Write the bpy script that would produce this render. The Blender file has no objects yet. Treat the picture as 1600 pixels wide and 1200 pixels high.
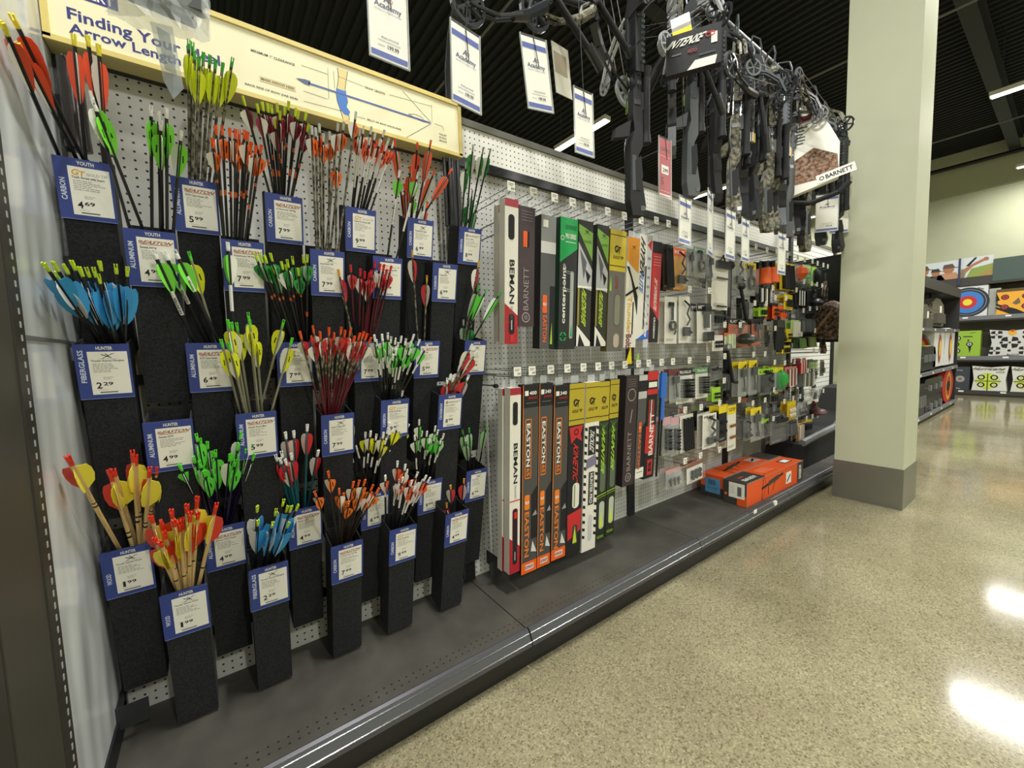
import bpy, math, random
from mathutils import Vector, Matrix, Euler
random.seed(7)
SC = bpy.context.scene
COL = SC.collection
PI = math.pi

# ------------------------------------------------------------------ camera
F = 639.032; YAW = 0.6254; PITCH = -0.0792; ROLL = -0.0291
CAM = Vector((0.2979, -1.6825, 1.248))
_cy, _sy, _cp, _sp = math.cos(YAW), math.sin(YAW), math.cos(PITCH), math.sin(PITCH)
FWD = Vector((_sy*_cp, _cy*_cp, _sp)); _r = Vector((_cy, -_sy, 0)); _u = _r.cross(FWD)
RT = _r*math.cos(ROLL) + _u*math.sin(ROLL); UP = -_r*math.sin(ROLL) + _u*math.cos(ROLL)
cd = bpy.data.cameras.new('camera'); cd.sensor_width = 36; cd.lens = F/1600*36; cd.clip_start = 0.02; cd.clip_end = 100
cam = bpy.data.objects.new('camera', cd); COL.objects.link(cam)
m = Matrix.Identity(4)
for i in range(3):
    m[i][0] = RT[i]; m[i][1] = UP[i]; m[i][2] = -FWD[i]; m[i][3] = CAM[i]
cam.matrix_world = m
SC.camera = cam

def at(px, py, axis, val):
    """where the sight line of a photo point meets the real plane axis = val"""
    d = RT*((px-800)/F) - UP*((py-600)/F) + FWD
    return CAM + d*((val-CAM[axis])/d[axis])

# ------------------------------------------------------------------ world, exposure, lights
w = bpy.data.worlds.new('world'); SC.world = w; w.use_nodes = True
w.node_tree.nodes['Background'].inputs[0].default_value = (0.9, 1.0, 0.9, 1)
w.node_tree.nodes['Background'].inputs[1].default_value = 0.05
SC.view_settings.view_transform = 'Standard'; SC.view_settings.look = 'None'
SC.view_settings.exposure = -0.82; SC.view_settings.gamma = 1; SC.view_settings.use_curve_mapping = False
LIGHT_Z = 5.0
STRIPS = [(x, y) for x in (-3.5, 1.15, 5.8, 10.45, 15.1) for y in (3.65, -1.3, -6.2) if (x, y) != (1.15, 3.65)]
for (x, y) in STRIPS:
    l = bpy.data.lights.new('strip_light', 'AREA'); l.shape = 'RECTANGLE'; l.size = 0.13; l.size_y = 1.2
    l.energy = (330 if y < 0 else 200)*(.45 if x > 15 else 1); l.color = (1.0, 0.99, 0.935)
    o = bpy.data.objects.new('strip_light', l); COL.objects.link(o); o.location = (x, y, LIGHT_Z-0.005)

# ------------------------------------------------------------------ materials
def lin(c):
    if isinstance(c, str): c = tuple(int(c[i:i+2], 16) for i in (0, 2, 4))
    return tuple(((v/255)/12.92 if v/255 <= .04045 else ((v/255+.055)/1.055)**2.4) for v in c) + (1,)
MATS = {}
def mat(hexc, rough=.5, metal=0., kind=None, emit=0, alpha=None):
    key = (hexc, rough, metal, kind, emit, alpha)
    if key in MATS: return MATS[key]
    mt = bpy.data.materials.new('paint_'+str(len(MATS))); mt.use_nodes = True
    nt = mt.node_tree; b = nt.nodes['Principled BSDF']
    b.inputs['Base Color'].default_value = lin(hexc); b.inputs['Roughness'].default_value = rough
    b.inputs['Metallic'].default_value = metal
    if emit:
        b.inputs['Emission Color'].default_value = lin(hexc); b.inputs['Emission Strength'].default_value = emit
    if alpha is not None:      # clear plastic: mostly see-through sheet with a gloss
        b.inputs['Alpha'].default_value = alpha
    MATS[key] = mt
    if kind: KIND[kind](nt, b, hexc)
    return mt
def nd(nt, t, **k):
    n = nt.nodes.new(t)
    for a, v in k.items(): setattr(n, a, v)
    return n
def math_n(nt, op, a, b=None, c=None):
    n = nt.nodes.new('ShaderNodeMath'); n.operation = op
    for i, v in enumerate((a, b, c)):
        if v is None: continue
        if isinstance(v, (int, float)): n.inputs[i].default_value = v
        else: nt.links.new(v, n.inputs[i])
    return n.outputs[0]
def coords(nt):
    g = nd(nt, 'ShaderNodeNewGeometry'); s = nd(nt, 'ShaderNodeSeparateXYZ'); nt.links.new(g.outputs['Position'], s.inputs[0])
    return g.outputs['Position'], s.outputs[0], s.outputs[1], s.outputs[2]
def mixc(nt, fac, c0, c1):
    n = nd(nt, 'ShaderNodeMix', data_type='RGBA'); nt.links.new(fac, n.inputs[0])
    for i, c in ((6, c0), (7, c1)):
        if isinstance(c, tuple): n.inputs[i].default_value = c
        else: nt.links.new(c, n.inputs[i])
    return n.outputs[2]
def noise(nt, pos, scale, detail=3, rough=.5):
    n = nd(nt, 'ShaderNodeTexNoise'); n.inputs['Scale'].default_value = scale; n.inputs['Detail'].default_value = detail
    n.inputs['Roughness'].default_value = rough
    if pos is not None: nt.links.new(pos, n.inputs['Vector'])
    return n.outputs[0]
def ramp(nt, fac, stops):
    r = nd(nt, 'ShaderNodeValToRGB'); nt.links.new(fac, r.inputs[0])
    e = r.color_ramp.elements
    while len(e) < len(stops): e.new(.5)
    for k, (p_, c) in zip(e, stops): k.position = p_; k.color = c
    return r.outputs[0]
def k_peg(nt, b, hexc):      # round holes on a one inch grid
    P, x, y, z = coords(nt)
    fx = math_n(nt, 'SUBTRACT', math_n(nt, 'FRACT', math_n(nt, 'DIVIDE', math_n(nt, 'SUBTRACT', x, 1.2896-.0127), .0254)), .5)
    fz = math_n(nt, 'SUBTRACT', math_n(nt, 'FRACT', math_n(nt, 'DIVIDE', math_n(nt, 'SUBTRACT', z, 2.257-.0127-2.54), .0254)), .5)
    d = math_n(nt, 'SQRT', math_n(nt, 'ADD', math_n(nt, 'MULTIPLY', fx, fx), math_n(nt, 'MULTIPLY', fz, fz)))
    hole = math_n(nt, 'LESS_THAN', d, .135)
    nt.links.new(mixc(nt, hole, lin(hexc), (.012, .012, .012, 1)), b.inputs['Base Color'])
def k_slat(nt, b, hexc):
    P, x, y, z = coords(nt)
    g = math_n(nt, 'LESS_THAN', math_n(nt, 'FRACT', math_n(nt, 'DIVIDE', z, .05)), .16)
    nt.links.new(mixc(nt, g, lin(hexc), lin('9a9a94')), b.inputs['Base Color'])
def k_perf(nt, b, hexc):     # two rows of small perforations near the front edge of the deck
    P, x, y, z = coords(nt)
    fx = math_n(nt, 'SUBTRACT', math_n(nt, 'FRACT', math_n(nt, 'DIVIDE', x, .0254)), .5)
    fy = math_n(nt, 'SUBTRACT', math_n(nt, 'FRACT', math_n(nt, 'DIVIDE', y, .0254)), .5)
    d = math_n(nt, 'SQRT', math_n(nt, 'ADD', math_n(nt, 'MULTIPLY', fx, fx), math_n(nt, 'MULTIPLY', fy, fy)))
    hole = math_n(nt, 'LESS_THAN', d, .13)
    front = math_n(nt, 'MULTIPLY', math_n(nt, 'LESS_THAN', y, -.3810), math_n(nt, 'GREATER_THAN', y, -.4318))
    hole = math_n(nt, 'MULTIPLY', hole, front)
    n = noise(nt, P, 9, 4)
    base = ramp(nt, n, [(.3, lin('403e38')), (.7, lin('4e4c45'))])
    nt.links.new(mixc(nt, hole, base, (.008, .008, .008, 1)), b.inputs['Base Color'])
def k_felt(nt, b, hexc):
    P, x, y, z = coords(nt)
    n = noise(nt, P, 170, 4, .7)
    c = lin(hexc); d = tuple(v*.35 for v in c[:3])+(1,); e = tuple(v*1.9 for v in c[:3])+(1,)
    nt.links.new(ramp(nt, n, [(.35, d), (.65, e)]), b.inputs['Base Color'])
    bp = nd(nt, 'ShaderNodeBump'); bp.inputs['Strength'].default_value = .4; bp.inputs['Distance'].default_value = .002
    nt.links.new(n, bp.inputs['Height']); nt.links.new(bp.outputs[0], b.inputs['Normal'])
def k_camo(nt, b, hexc):
    tc = nd(nt, 'ShaderNodeTexCoord')
    n = noise(nt, tc.outputs['Object'], 45, 3, .6)
    c = lin(hexc)
    nt.links.new(ramp(nt, n, [(.38, lin('1c1a16')), (.5, c), (.62, lin('8d8874'))]), b.inputs['Base Color'])
def k_floor(nt, b, hexc):
    P, x, y, z = coords(nt)
    n1 = noise(nt, P, 1.3, 5, .6); n2 = noise(nt, P, 150, 4, .65); n3 = noise(nt, P, 420, 2, .5)
    c = ramp(nt, n1, [(.3, lin('7c765e')), (.55, lin('908970')), (.75, lin('9f987d'))])
    sp = ramp(nt, n2, [(.36, (.5, .48, .42, 1)), (.5, (1, 1, 1, 1)), (.66, (1.25, 1.25, 1.2, 1))])
    mx = nd(nt, 'ShaderNodeMix', data_type='RGBA', blend_type='MULTIPLY'); mx.inputs[0].default_value = .4
    nt.links.new(c, mx.inputs[6]); nt.links.new(sp, mx.inputs[7])
    sp3 = ramp(nt, n3, [(.33, (.55, .55, .5, 1)), (.45, (1, 1, 1, 1)), (.7, (1.2, 1.2, 1.15, 1))])
    m2 = nd(nt, 'ShaderNodeMix', data_type='RGBA', blend_type='MULTIPLY'); m2.inputs[0].default_value = .4
    nt.links.new(mx.outputs[2], m2.inputs[6]); nt.links.new(sp3, m2.inputs[7])
    vo = nd(nt, 'ShaderNodeTexVoronoi'); vo.inputs['Scale'].default_value = 170; nt.links.new(P, vo.inputs['Vector'])
    sv = nd(nt, 'ShaderNodeSeparateColor'); nt.links.new(vo.outputs['Color'], sv.inputs[0])
    chip = ramp(nt, sv.outputs[0], [(.10, (.5, .48, .42, 1)), (.22, (.9, .9, .88, 1)), (.75, (1.03, 1.03, 1.0, 1)), (.93, (1.4, 1.38, 1.3, 1))])
    m3 = nd(nt, 'ShaderNodeMix', data_type='RGBA', blend_type='MULTIPLY'); m3.inputs[0].default_value = .75
    nt.links.new(m2.outputs[2], m3.inputs[6]); nt.links.new(chip, m3.inputs[7])
    b.inputs['Specular IOR Level'].default_value = .24
    nt.links.new(m3.outputs[2], b.inputs['Base Color'])
    rr = nd(nt, 'ShaderNodeMapRange'); nt.links.new(n1, rr.inputs[0]); rr.inputs[3].default_value = .07; rr.inputs[4].default_value = .14
    nt.links.new(rr.outputs[0], b.inputs['Roughness'])
    bp = nd(nt, 'ShaderNodeBump'); bp.inputs['Strength'].default_value = .05; bp.inputs['Distance'].default_value = .002
    pass
def k_film(nt, b, hexc):     # wrinkled protective plastic film over a painted panel
    P, x, y, z = coords(nt)
    mp = nd(nt, 'ShaderNodeMapping'); mp.inputs['Scale'].default_value = (1, 3, .8); nt.links.new(P, mp.inputs['Vector'])
    n = noise(nt, mp.outputs[0], 2.2, 1, .4)
    bp = nd(nt, 'ShaderNodeBump'); bp.inputs['Strength'].default_value = .5; bp.inputs['Distance'].default_value = .05
    nt.links.new(n, bp.inputs['Height']); nt.links.new(bp.outputs[0], b.inputs['Normal'])
def k_wall(nt, b, hexc):
    P, x, y, z = coords(nt); c = lin(hexc)
    n = noise(nt, P, 2.2, 3)
    nt.links.new(ramp(nt, n, [(.3, tuple(v*.94 for v in c[:3])+(1,)), (.7, c)]), b.inputs['Base Color'])
def k_steel(nt, b, hexc):
    P, x, y, z = coords(nt)
    mp = nd(nt, 'ShaderNodeMapping'); mp.inputs['Scale'].default_value = (1, 1, 60); nt.links.new(P, mp.inputs['Vector'])
    n = noise(nt, mp.outputs[0], 8, 3)
    rr = nd(nt, 'ShaderNodeMapRange'); nt.links.new(n, rr.inputs[0]); rr.inputs[3].default_value = .28; rr.inputs[4].default_value = .42
    nt.links.new(rr.outputs[0], b.inputs['Roughness'])
def k_wood(nt, b, hexc):
    tc = nd(nt, 'ShaderNodeTexCoord'); mp = nd(nt, 'ShaderNodeMapping'); mp.inputs['Scale'].default_value = (1, 1, .05)
    nt.links.new(tc.outputs['Object'], mp.inputs['Vector']); n = noise(nt, mp.outputs[0], 300, 3); c = lin(hexc)
    nt.links.new(ramp(nt, n, [(.35, tuple(v*.72 for v in c[:3])+(1,)), (.6, c)]), b.inputs['Base Color'])
KIND = dict(peg=k_peg, slat=k_slat, perf=k_perf, felt=k_felt, camo=k_camo, floor=k_floor, film=k_film, wall=k_wall, steel=k_steel, wood=k_wood)

BLACK = mat('17171a', .5); DARK = mat('2b2b2e', .45); GRAY = mat('6b6c6e', .5); WHITE = mat('eceae2', .5)
PAPER = mat('f0eee4', .6); NAVY = mat('33448c', .5); INK = mat('15151a', .7); LGRAY = mat('9c9b96', .7)
WIRE = mat('9aa0a4', .3, .9); CHROME = mat('c8ccd0', .18, 1.0); FELT = mat('1c1d20', .95, 0, 'felt')
CAMO = mat('5d5a49', .6, 0, 'camo'); CAMOB = mat('6b4a34', .6, 0, 'camo'); ORANGE = mat('f2641c', .45); RED = mat('c92a2c', .45)
YELLOW = mat('f2d81e', .45); GREEN = mat('2f9e45', .45); LIME = mat('a6d933', .45); GOLD = mat('d9a62e', .4); BROWN = mat('a2492b', .5)
CLEAR = mat('e9eeee', .1, 0, None, 0, .1); CLEAR2 = mat('dfe4e4', .2, 0, None, 0, .38)
STEELG = mat('52565a', .4, .6); BLUE = mat('2d6fd0', .45); TEAL = mat('1f6f78', .4); UPRIGHT = mat('1d1e20', .35)

# ------------------------------------------------------------------ mesh building
_dg = None
TEXTS = {}
def glyphs(s, bold=False):
    k = (s, bold)
    if k not in TEXTS:
        cu = bpy.data.curves.new('lettering', 'FONT'); cu.body = s; cu.size = 1; cu.resolution_u = 2
        if bold: cu.offset = .022
        ob = bpy.data.objects.new('lettering', cu); COL.objects.link(ob)
        me = bpy.data.meshes.new_from_object(ob.evaluated_get(bpy.context.evaluated_depsgraph_get()))
        vs = [v.co.copy() for v in me.vertices]; fs = [tuple(p.vertices) for p in me.polygons]
        bpy.data.objects.remove(ob); bpy.data.curves.remove(cu); bpy.data.meshes.remove(me)
        if vs:
            x0 = min(v.x for v in vs); x1 = max(v.x for v in vs); y0 = min(v.y for v in vs); y1 = max(v.y for v in vs)
            vs = [((v.x-x0)/max(x1-x0, 1e-6), (v.y-y0)/max(y1-y0, 1e-6)) for v in vs]
        TEXTS[k] = (vs, fs)
    return TEXTS[k]

class MB:
    def __init__(s): s.v = []; s.f = []; s.mi = []; s.mats = []
    def idx(s, mt):
        if mt not in s.mats: s.mats.append(mt)
        return s.mats.index(mt)
    def add(s, vs, fs, mt, M=None):
        n = len(s.v); k = s.idx(mt)
        s.v += [(M @ Vector(v)) if M is not None else Vector(v) for v in vs]
        s.f += [tuple(i+n for i in f) for f in fs]; s.mi += [k]*len(fs); return s
    def box(s, lo, hi, mt, M=None):
        (a, b, c), (d, e, f) = lo, hi
        vs = [(a, b, c), (d, b, c), (d, e, c), (a, e, c), (a, b, f), (d, b, f), (d, e, f), (a, e, f)]
        return s.add(vs, [(0, 3, 2, 1), (4, 5, 6, 7), (0, 1, 5, 4), (1, 2, 6, 5), (2, 3, 7, 6), (3, 0, 4, 7)], mt, M)
    def tube(s, p0, p1, r0, mt, r1=None, n=8, M=None, cap=True):
        p0 = Vector(p0); p1 = Vector(p1); r1 = r0 if r1 is None else r1
        d = (p1-p0); d.normalize(); a = d.orthogonal().normalized(); b = d.cross(a)
        vs = []
        for p, r in ((p0, r0), (p1, r1)):
            for i in range(n):
                t = 2*PI*i/n; vs.append(p + a*(r*math.cos(t)) + b*(r*math.sin(t)))
        fs = [(i, (i+1) % n, n+(i+1) % n, n+i) for i in range(n)]
        if cap: fs += [tuple(range(n))[::-1], tuple(range(n, 2*n))]
        return s.add(vs, fs, mt, M)
    def path(s, pts, r, mt, n=6, M=None):
        for i in range(len(pts)-1): s.tube(pts[i], pts[i+1], r if not callable(r) else r(i), mt, r if not callable(r) else r(i+1), n, M)
        return s
    def quad(s, x0, z0, x1, z1, y, mt, M=None):     # a rectangle facing -y
        return s.add([(x0, y, z0), (x1, y, z0), (x1, y, z1), (x0, y, z1)], [(0, 1, 2, 3)], mt, M)
    def poly(s, pts, y, mt, t=0, M=None):           # outline (x, z) facing -y with thickness t
        n = len(pts)
        if t <= 0: return s.add([(x, y, z) for x, z in pts], [tuple(range(n))], mt, M)
        vs = [(x, y, z) for x, z in pts]+[(x, y+t, z) for x, z in pts]
        fs = [tuple(range(n)), tuple(range(n, 2*n))[::-1]]+[(i, n+i, n+(i+1) % n, (i+1) % n) for i in range(n)]
        return s.add(vs, fs, mt, M)
    def disc(s, x, z, r, y, mt, n=24, M=None, t=0, sx=1):
        return s.poly([(x+sx*r*math.cos(2*PI*i/n), z+r*math.sin(2*PI*i/n)) for i in range(n)], y, mt, t, M)
    def ring(s, x, z, r0, r1, y, mt, n=24, M=None, t=0):
        vs = []; fs = []
        for i in range(n):
            c, q = math.cos(2*PI*i/n), math.sin(2*PI*i/n)
            vs += [(x+r0*c, y, z+r0*q), (x+r1*c, y, z+r1*q)]
            if t: vs += [(x+r0*c, y+t, z+r0*q), (x+r1*c, y+t, z+r1*q)]
        k = 4 if t else 2
        for i in range(n):
            a = i*k; b = ((i+1) % n)*k
            fs.append((a, a+1, b+1, b))
            if t: fs += [(a+2, b+2, b+3, a+3), (a+1, a+3, b+3, b+1), (a, b, b+2, a+2)]
        return s.add(vs, fs, mt, M)
    def line(s, x0, z0, x1, z1, wd, y, mt, M=None):
        d = Vector((x1-x0, z1-z0)); 
        if d.length < 1e-6: return s
        d.normalize(); n = Vector((-d.y, d.x))*wd/2
        return s.add([(x0-n.x, y, z0-n.y), (x1-n.x, y, z1-n.y), (x1+n.x, y, z1+n.y), (x0+n.x, y, z0+n.y)], [(0, 1, 2, 3)], mt, M)
    def text(s, st, x0, z0, x1, z1, y, mt, bold=False, rot=0, shear=0, M=None):
        """lettering stretched into the rectangle; rot 1 reads upward, -1 reads downward"""
        vs, fs = glyphs(st, bold); out = []
        for (u, v) in vs:
            u2 = u+shear*(v-.5)
            if rot == 0: a, b = u2, v
            elif rot == 1: a, b = 1-v, u2
            else: a, b = v, 1-u2
            out.append((x0+(x1-x0)*a, y, z0+(z1-z0)*b))
        return s.add(out, fs, mt, M)
    def lathe(s, prof, mt, n=12, M=None):          # (r, z)
        vs = []; fs = []
        for r, z in prof: vs += [(r*math.cos(2*PI*i/n), r*math.sin(2*PI*i/n), z) for i in range(n)]
        for k in range(len(prof)-1):
            for i in range(n): fs.append((k*n+i, k*n+(i+1) % n, (k+1)*n+(i+1) % n, (k+1)*n+i))
        fs += [tuple(range(n))[::-1], tuple(range((len(prof)-1)*n, len(prof)*n))]
        return s.add(vs, fs, mt, M)
    def mesh(s, name, smooth=False):
        me = bpy.data.meshes.new(name); me.from_pydata([tuple(v) for v in s.v], [], s.f)
        for mt in s.mats: me.materials.append(mt)
        me.polygons.foreach_set('material_index', s.mi)
        if smooth:
            me.polygons.foreach_set('use_smooth', [True]*len(s.f))
            me.set_sharp_from_angle(angle=.7)
        me.update(); return me
    def obj(s, name, parent=None, smooth=False):
        o = bpy.data.objects.new(name, s.mesh(name, smooth)); COL.objects.link(o)
        if parent is not None: o.parent = parent
        return o
def tag(o, label, cat, group=None):
    o['label'] = label; o['category'] = cat
    if group: o['group'] = group
    return o
def thing(name, label, cat, loc=(0, 0, 0), rot=(0, 0, 0), group=None):
    o = bpy.data.objects.new(name, None); o.empty_display_size = .05; COL.objects.link(o)
    o.location = loc; o.rotation_euler = rot
    return tag(o, label, cat, group)
def struct(name, mb):
    o = mb.obj(name); o['kind'] = 'structure'; return o
def copy_tree(o, parent=None):
    c = o.copy(); COL.objects.link(c)
    if parent is not None: c.parent = parent; c.matrix_parent_inverse = o.matrix_parent_inverse.copy()
    for ch in [x for x in KIDS.get(o.name, [])]: copy_tree_child(ch, c)
    return c
KIDS = {}
def index_kids(root):
    KIDS[root.name] = [o for o in COL.objects if o.parent == root]
def copy_tree_child(ch, par):
    c = ch.copy(); COL.objects.link(c); c.parent = par
    for g in KIDS.get(ch.name, []): copy_tree_child(g, c)
    return c

S = 1.2192          # one gondola section, four feet
ZD = .1555          # deck height
# ------------------------------------------------------------------ the room
CZ = 6.0
struct('floor', MB().box((-6, -9, -.1), (16.2, 8, 0), mat('a69f84', .15, 0, 'floor')))
c = MB(); cm = mat('0d1216', .75)
nrib = 148
pts = []
x = -6.0
while x < 16.2:      # corrugated roof deck, ribs run along y
    for dx, dz in ((0, 0), (.05, 0), (.065, .04), (.135, .04)): pts.append((x+dx, CZ+dz))
    x += .15
vs = [(a, -9, b) for a, b in pts]+[(a, 8, b) for a, b in pts]; n = len(pts)
c.add(vs, [(i, i+1, n+i+1, n+i) for i in range(n-1)], cm)
struct('ceiling', c)
for k, (nm, lo, hi) in enumerate((('wall_far', (16.2, -9, 0), (16.4, 8, CZ+.1)), ('wall_back', (-6, 8, 0), (16.4, 8.2, CZ+.1)),
                   ('wall_front', (-6, -9.2, 0), (16.4, -9, CZ+.1)), ('wall_left', (-6.2, -9, 0), (-6, 8, CZ+.1)))):
    struct(nm, MB().box(lo, hi, mat('c3c6a8', .7, 0, 'wall')))
struct('trim_1', MB().box((16.17, -9, 4.9), (16.2, 8, 4.93), mat('cfd2b6', .6)))
beam = mat('1d2124', .7)
for i, y in enumerate((6.3, 1.8, -.6, -3.1, -5.6)):    # steel roof beams, along x
    b = MB(); b.box((-6, y-.09, CZ-.03), (16.2, y+.09, CZ), beam).box((-6, y-.012, CZ-.33), (16.2, y+.012, CZ-.03), beam).box((-6, y-.09, CZ-.36), (16.2, y+.09, CZ-.33), beam)
    tag(b.obj('roof_beam'), ['dark steel roof beam farthest behind the pegboard wall', 'dark steel roof beam just behind the pegboard wall', 'dark steel roof beam above the hanging bows', 'dark steel roof beam above the open aisle', 'dark steel roof beam over the right end of the aisle'][i], 'beam', 'steel roof beams')
for i, x in enumerate((3.4, 8.1, 12.8)):
    b = MB().tube((x, -9, 5.35), (x, 8, 5.35), .018, GRAY, n=8)
    tag(b.obj('ceiling_conduit', smooth=True), 'thin grey conduit crossing under the dark ceiling, ' + ['nearest the hanging bows', 'midway to the far wall', 'nearest the far wall'][i], 'pipe', 'thin ceiling conduits')
t = thing('sprinkler_pipe', 'black sprinkler pipe along the top of the pale far wall', 'pipe', (15.7, 0, 0))
MB().tube((0, -9, 5.55), (0, 8, 5.55), .05, BLACK, n=10).obj('pipe', t, True)
for y in (-5, -3, -1, 1, 3, 5):
    MB().tube((0, y, 5.2), (0, y, 5.6), .03, BLACK).obj('hanger', t, True)
for i, (x, y) in enumerate(STRIPS):
    if x < 5: desc = None
    nmx = {-3.5: 'behind the camera', 1.15: 'above the arrow display', 5.8: 'over the middle bays', 10.45: 'farther off, over the side shelves', 15.1: 'close to the pale far wall'}[x]
    nmy = {3.65: 'behind the pegboard wall', -1.3: 'on the aisle side', -6.2: 'far out in the aisle'}[y]
    t = thing('strip_lamp', 'bright white ceiling strip lamp %s, %s' % (nmx, nmy), 'lamp', (x, y, LIGHT_Z), group='ceiling strip lamps')
    MB().box((-.07, -.62, .004), (.07, .62, .07), WHITE).obj('housing', t)
    MB().box((-.065, -.6, -.003), (.065, .6, .004), mat('fffbe8', .5, 0, None, 14)).obj('diffuser', t)
    for s_ in (-.5, .5): MB().tube((0, s_, .07), (0, s_, CZ-LIGHT_Z), .003, WIRE, n=5).obj('cable', t)

# ------------------------------------------------------------------ the column
xc, yc, wx, wy = 4.3027, -.976, .40, .41
t = thing('square_column', 'tall square pale green column with stainless steel base beside the shelf', 'column', (xc, yc, 0))
MB().box((0, 0, .30), (wx, wy, CZ), mat('c0c3a9', .6, 0, 'wall')).obj('shaft', t)
MB().box((-.006, -.006, 0), (wx+.006, wy+.006, .305), mat('9a9b96', .35, .85, 'steel')).obj('steel_base', t)

# ------------------------------------------------------------------ gondola
PEG = mat('c8c8c3', .5, 0, 'peg'); PEGU = mat('e6e5dc', .5, 0, 'peg')  # same white board, with shade below the cross rail put into the greyer colour
secname = ['behind the arrow holders', 'behind the boxed arrows', 'behind the bow sights', 'at the far end beside the black panel', 'of white slats beyond the black panel']
ZR0, ZR1 = 2.085, 2.125
for k in range(5):
    x0, x1 = k*S, (k+1)*S
    t = thing('gondola_section', ('white pegboard shelving section ' if k < 4 else 'white slatwall shelving section ')+secname[k], 'shelving', (x0, 0, 0), group='gondola run')
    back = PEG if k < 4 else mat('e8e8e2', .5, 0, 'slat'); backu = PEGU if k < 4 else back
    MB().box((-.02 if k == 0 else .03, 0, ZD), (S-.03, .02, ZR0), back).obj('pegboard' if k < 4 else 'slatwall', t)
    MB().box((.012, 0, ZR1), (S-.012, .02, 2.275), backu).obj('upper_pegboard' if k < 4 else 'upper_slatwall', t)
    MB().box((0, -.008, 2.275), (S, .03, 2.305), mat('5b5a50', .5)).obj('top_cap', t)
    if k < 4: MB().box((.02, -.022, ZR0), (S-.02, .02, ZR1), UPRIGHT).obj('cross_rail', t)
    u = MB().box((S-.028, -.02, 0), (S+.028, .04, 2.31), UPRIGHT)
    for j in range(80): u.box((S-.012, -.0215, .2+j*.0254), (S-.007, -.0195, .212+j*.0254), INK).box((S+.007, -.0215, .2+j*.0254), (S+.012, -.0195, .212+j*.0254), INK)
    u.obj('upright', t)
    d = MB().box((.002, -.452, ZD-.03), (S-.002, 0, ZD), mat('53514a', .55, 0, 'perf'))
    d.obj('deck', t)
    MB().box((.0, -.455, 0), (S, -.43, ZD-.028), mat('1e1e1d', .4)).obj('kick_plate', t)
    pr = MB(); prof = [(-.452, ZD+.002), (-.462, ZD+.008), (-.472, ZD+.004), (-.492, ZD-.036), (-.494, ZD-.05), (-.482, ZD-.052), (-.452, ZD-.01)]
    n = len(prof); pm = mat('5a5a60', .28, .5)
    pr.add([(.003, a, b) for a, b in prof]+[(S-.003, a, b) for a, b in prof], [tuple(range(n))[::-1], tuple(range(n, 2*n))]+[(i, (i+1) % n, n+(i+1) % n, n+i) for i in range(n)], pm)
    for a, b in ((-.4775, ZD-.0065), (-.4905, ZD-.034)):
        pr.tube((.003, a, b), (S-.003, a, b), .0025, CHROME, n=6)
    if k in (2, 3): pr.box((S*.78, -.4935, ZD-.034), (S*.78+.035, -.478, ZD-.006), PAPER)
    pr.obj('price_rail', t)
# left end upright and side panel
t = thing('end_divider', 'white film-wrapped side panel closing the left end of the shelf', 'panel', (0, 0, 0))
MB().box((-.02, -.485, .22), (-.002, -.02, 3.3), mat('cfd3d2', .16, 0, 'film')).obj('film_panel', t)
MB().box((-.022, -.485, .0), (.004, 0, .225), BLACK).obj('base_strip', t)
MB().box((-.022, -.486, 1.300), (.0005, -.02, 1.308), GRAY).obj('seam', t)
p = MB().box((-.03, -.535, 0), (.004, -.483, 3.3), mat('35332c', .45))
for j in range(130): p.box((.0035, -.506, .05+j*.0254), (.0048, -.500, .062+j*.0254), mat('a9a9a0', .5))
p.obj('slotted_post', t)
MB().box((-.025, -.02, 0), (.006, .04, 2.32), UPRIGHT).obj('upright', t)
t = thing('neighbour_endcap', 'dark olive brown end panel at the left edge of the picture', 'panel', (0, -.535, 0))
MB().box((-.04, -.19, 0), (.001, -.002, 3.3), mat('423f35', .5)).obj('face_panel', t)
MB().box((-.04, -.6, 0), (.001, -.2, 3.3), mat('3a372f', .45)).obj('outer_panel', t)
t = thing('lighting_arm_rail', 'black curved arms and long bar that carry the hanging bows', 'rail', (0, 0, 0))
arm = [(0, 2.28), (0, 2.48), (-.035, 2.6), (-.094, 2.69), (-.2, 2.82), (-.35, 2.92), (-.5, 2.965)]
for k in (0, 1, 2, 4):
    MB().path([(k*S, a-.01, b) for a, b in arm], .026, UPRIGHT, 10).path([(k*S+.016, a-.034, b) for a, b in arm], .006, STEELG, 5).obj('curved_arm', t, True)
MB().tube((-.3, -.5, 2.97), (6.2, -.5, 2.94), .02, mat('55585b', .3, .7), n=12).obj('bar', t, True)
for j in range(34):
    x = .1+j*.17; z = 2.955-.0045*x
    MB().path([(x, -.5, z), (x, -.53, z-.02), (x, -.54, z-.07), (x, -.56, z-.05)], .004, CHROME, 5).obj('bow_hook', t, True)

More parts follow.
